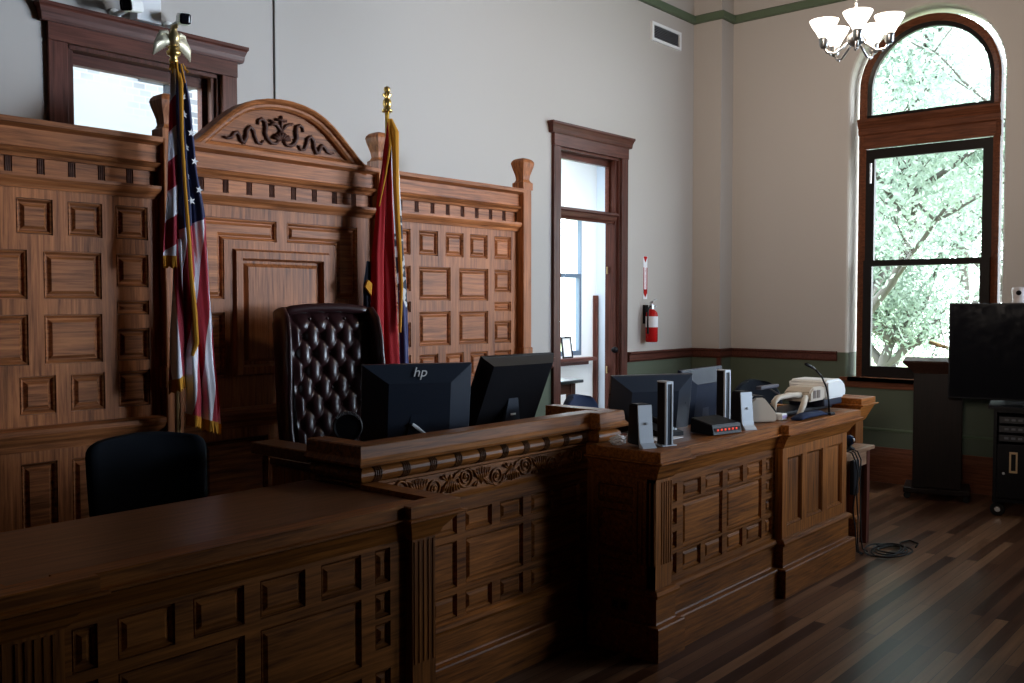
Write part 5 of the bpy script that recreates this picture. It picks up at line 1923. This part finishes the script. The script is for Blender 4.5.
for x, y in ((-.34, -.22), (.34, -.22), (.34, .22), (-.34, .22)):
    bm = BM()
    lathe(bm, [(0, -.016), (.05, -.016), (.056, -.008), (.056, .008), (.05, .016), (0, .016)], c=Mc @ Vector((x, y, .056)), n=20, M=Mc.to_3x3().to_4x4() @ Matrix.Rotation(R(90), 4, 'X'))
    w_ = part('caster', bm, M_RUB, cart)
    bm = BM(); lathe(bm, [(0, -.019), (.022, -.019), (.022, .019), (0, .019)], c=Mc @ Vector((x, y, .056)), n=14, M=Mc.to_3x3().to_4x4() @ Matrix.Rotation(R(90), 4, 'X'))
    part('wheel_hub', bm, M_SILV, w_)
tv = thing('television', 'large black flat television at the right edge of the room', 'television', (8.78, 1.75, .91), R(-78))
Mt2 = Matrix.Translation((8.72, 1.747, 0)) @ Matrix.Rotation(R(-78), 4, 'Z')
bm = BM(); box(bm, -.725, .725, -.01, .045, .945, 1.757, M=Mt2, bev=.006)
part('panel', bm, M_BLK, tv)
bm = BM(); box(bm, -.713, .713, -.0125, -.009, .96, 1.745, M=Mt2)
part('screen', bm, M_GLOSS, tv)
bm = BM(); box(bm, -.14, .14, -.08, .14, .91, .925, M=Mt2, bev=.004); box(bm, -.05, .05, .03, .06, .92, 1.2, M=Mt2)
part('stand', bm, M_BLK, tv)
cv = thing('conference_camera', 'pale camera sitting on top of the television at the right edge', 'camera', (8.69, 1.95, 1.757), R(-78))
Mv = Matrix.Translation((8.69, 1.95, 1.757)) @ Matrix.Rotation(R(-78), 4, 'Z')
bm = BM(); lathe(bm, [(0, 0), (.05, 0), (.052, .01), (.045, .02), (.048, .05), (.055, .11), (.045, .13), (0, .135)], n=22, M=Mv)
part('body', bm, plain('pale_grey_plastic', (.5, .46, .46), .45), cv, smooth=True)
bm = BM(); lathe(bm, [(0, 0), (.022, 0), (.02, .012), (0, .014)], c=Mv @ Vector((0, -.046, .085)), n=16, M=Mv.to_3x3().to_4x4() @ Matrix.Rotation(R(90), 4, 'X'))
part('lens', bm, M_GLOSS, cv)

# ------------------------------------------------------------------ outdoors
def leafmat():
    m, nt, b = newmat('leaf')
    oi = nt.nodes.new('ShaderNodeTexCoord')
    n = nt.nodes.new('ShaderNodeTexNoise')
    n.inputs['Scale'].default_value = 3
    L(nt, oi.outputs['Object'], n.inputs['Vector'])
    rp = nt.nodes.new('ShaderNodeValToRGB')
    rp.color_ramp.elements[0].position = .3
    rp.color_ramp.elements[0].color = (.26, .34, .29, 1)
    rp.color_ramp.elements[1].position = .7
    rp.color_ramp.elements[1].color = (.46, .54, .48, 1)
    L(nt, n.outputs['Fac'], rp.inputs['Fac'])
    L(nt, rp.outputs[0], b.inputs['Base Color'])
    b.inputs['Roughness'].default_value = .5
    b.inputs['Transmission Weight'].default_value = 0
    tl = nt.nodes.new('ShaderNodeBsdfTranslucent')
    L(nt, rp.outputs[0], tl.inputs['Color'])
    mx = nt.nodes.new('ShaderNodeMixShader')
    mx.inputs[0].default_value = .5
    L(nt, b.outputs[0], mx.inputs[1]); L(nt, tl.outputs[0], mx.inputs[2])
    L(nt, mx.outputs[0], nt.nodes['Material Output'].inputs['Surface'])
    return m
M_LEAF = leafmat()
M_BARK = plain('bark', (.11, .10, .095), .9)
def tree(name, label, x, y, h, rad, nleaf, seed):
    rg = random.Random(seed)
    t = thing(name, label, 'tree', (x, y, -1.2), 0, None)
    bm = BM()
    ends = []
    def grow(p, d, ln, r_, lev):
        pts = [p]
        q = p.copy()
        dd = d.copy()
        for k in range(5):
            dd = (dd + Vector((rg.uniform(-.18, .18), rg.uniform(-.18, .18), rg.uniform(-.06, .14)))).normalized()
            q = q + dd * ln / 5
            pts.append(q.copy())
        tube(bm, pts, [r_ * (1 - .5 * k / 5) for k in range(6)], 7)
        if lev < 4:
            for k in range(3 if lev else 5):
                s = rg.randint(2, 5)
                a = rg.uniform(0, 2 * PI)
                nd = (dd * .6 + Vector((math.cos(a), math.sin(a), rg.uniform(-.1, .7)))).normalized()
                grow(pts[s], nd, ln * rg.uniform(.55, .75), r_ * .5, lev + 1)
        else:
            ends.extend(pts[2:])
        if lev >= 2:
            ends.extend(pts[1:])
    grow(Vector((x, y, -1.2)), Vector((0, 0, 1)), h * .42, .17, 0)
    part('branches', bm, M_BARK, t, smooth=True)
    verts, faces = [], []
    for k in range(nleaf):
        e = rg.choice(ends)
        c = e + Vector((rg.gauss(0, .34), rg.gauss(0, .34), rg.gauss(0, .3)))
        a = Vector((rg.uniform(-1, 1), rg.uniform(-1, 1), rg.uniform(-1, 1))).normalized()
        b = a.cross(Vector((rg.uniform(-1, 1), rg.uniform(-1, 1), rg.uniform(-1, 1)))).normalized()
        l_, w_ = rg.uniform(.04, .075), rg.uniform(.018, .03)
        i0 = len(verts)
        verts += [c - a * l_, c + b * w_, c + a * l_, c - b * w_]
        faces.append((i0, i0 + 1, i0 + 2, i0 + 3))
    me = bpy.data.meshes.new('foliage')
    o = Vector((x, y, -1.2))
    me.from_pydata([v - o for v in verts], [], faces)
    me.materials.append(M_LEAF)
    fo = bpy.data.objects.new('foliage', me)
    COL.objects.link(fo)
    fo.parent = t
tree('leafy_tree', 'large pale green tree right outside the arched window', 14.6, 5.3, 10.5, 3, 40000, 5)
tree('leafy_tree', 'second leafy tree farther back outside the arched window', 20.5, 5.6, 13, 3, 34000, 12)
tree('leafy_bush', 'low leafy bush filling the lower panes of the arched window', 17.5, 6.2, 5.5, 2, 18000, 21)
bm = BM(); box(bm, -40, 60, -40, 60, -1.4, -1.2)
struct('ground', bm, plain('pale_lawn', (.25, .30, .16), .9))

# ------------------------------------------------------------------ light
W = bpy.data.worlds.new('World')
SC.world = W
W.use_nodes = True
bg = W.node_tree.nodes['Background']
bg.inputs[0].default_value = (.86, .94, 1.0, 1)
bg.inputs[1].default_value = 13.0
def area(name, loc, direction, sx_, sy_, power, col, spread=180):
    l = bpy.data.lights.new(name, 'AREA')
    l.shape = 'RECTANGLE'
    l.size, l.size_y = sx_, sy_
    l.energy = power
    l.color = col
    l.spread = R(spread)
    o = bpy.data.objects.new(name, l)
    COL.objects.link(o)
    o.location = loc
    o.rotation_euler = Vector(direction).to_track_quat('-Z', 'Z').to_euler()
    return o
DAY = (.70, .84, 1.0)
# daylight entering through the windows
area('daylight_near', (XR - .02, -.75, 2.7), (-3.7, 6.0, .28), 2.6, 2.8, 158, DAY, 82)
area('daylight_rear', (XR - .02, -4.4, 2.7), (-6.8, 9.7, 1.1), 1.3, 2.8, 56, DAY, 38)
area('daylight_visible', (XR + .75, WC, 2.6), (-1, -.2, -.35), 1.2, 2.8, 10, DAY, 150)
area('fill_left', (XL + .05, .2, 3.0), (12, 3.7, .95), 1.2, 1.6, 48, (1, .86, .74), 40)  # unseen warm fill, added to brighten the right wall
area('room_light', (8.0, 6.3, 3.7), (0, 0, -1), 1.6, 1.0, 115, (.92, .96, 1))
pl = bpy.data.lights.new('chandelier_light', 'POINT')
pl.energy = 88
pl.color = (1, .82, .62)
pl.shadow_soft_size = .12
o = bpy.data.objects.new('chandelier_light', pl)
COL.objects.link(o)
o.location = (cx, cy_, cz + .22)

# ------------------------------------------------------------------ camera
cam = bpy.data.cameras.new('camera')
cam.sensor_width = 36
cam.lens = 946.8 / 1024 * 36
cam.clip_start = .05
cam.clip_end = 200
co = bpy.data.objects.new('camera', cam)
COL.objects.link(co)
yaw, pit = R(40.78), R(2.27)
co.location = (0, 0, 1.75)
co.rotation_euler = Vector((math.cos(yaw) * math.cos(pit), math.sin(yaw) * math.cos(pit), -math.sin(pit))).to_track_quat('-Z', 'Y').to_euler()
SC.camera = co
SC.view_settings.view_transform = 'Standard'
SC.view_settings.look = 'None'
SC.view_settings.gamma = 1
SC.view_settings.exposure = 0
SC.view_settings.use_curve_mapping = False
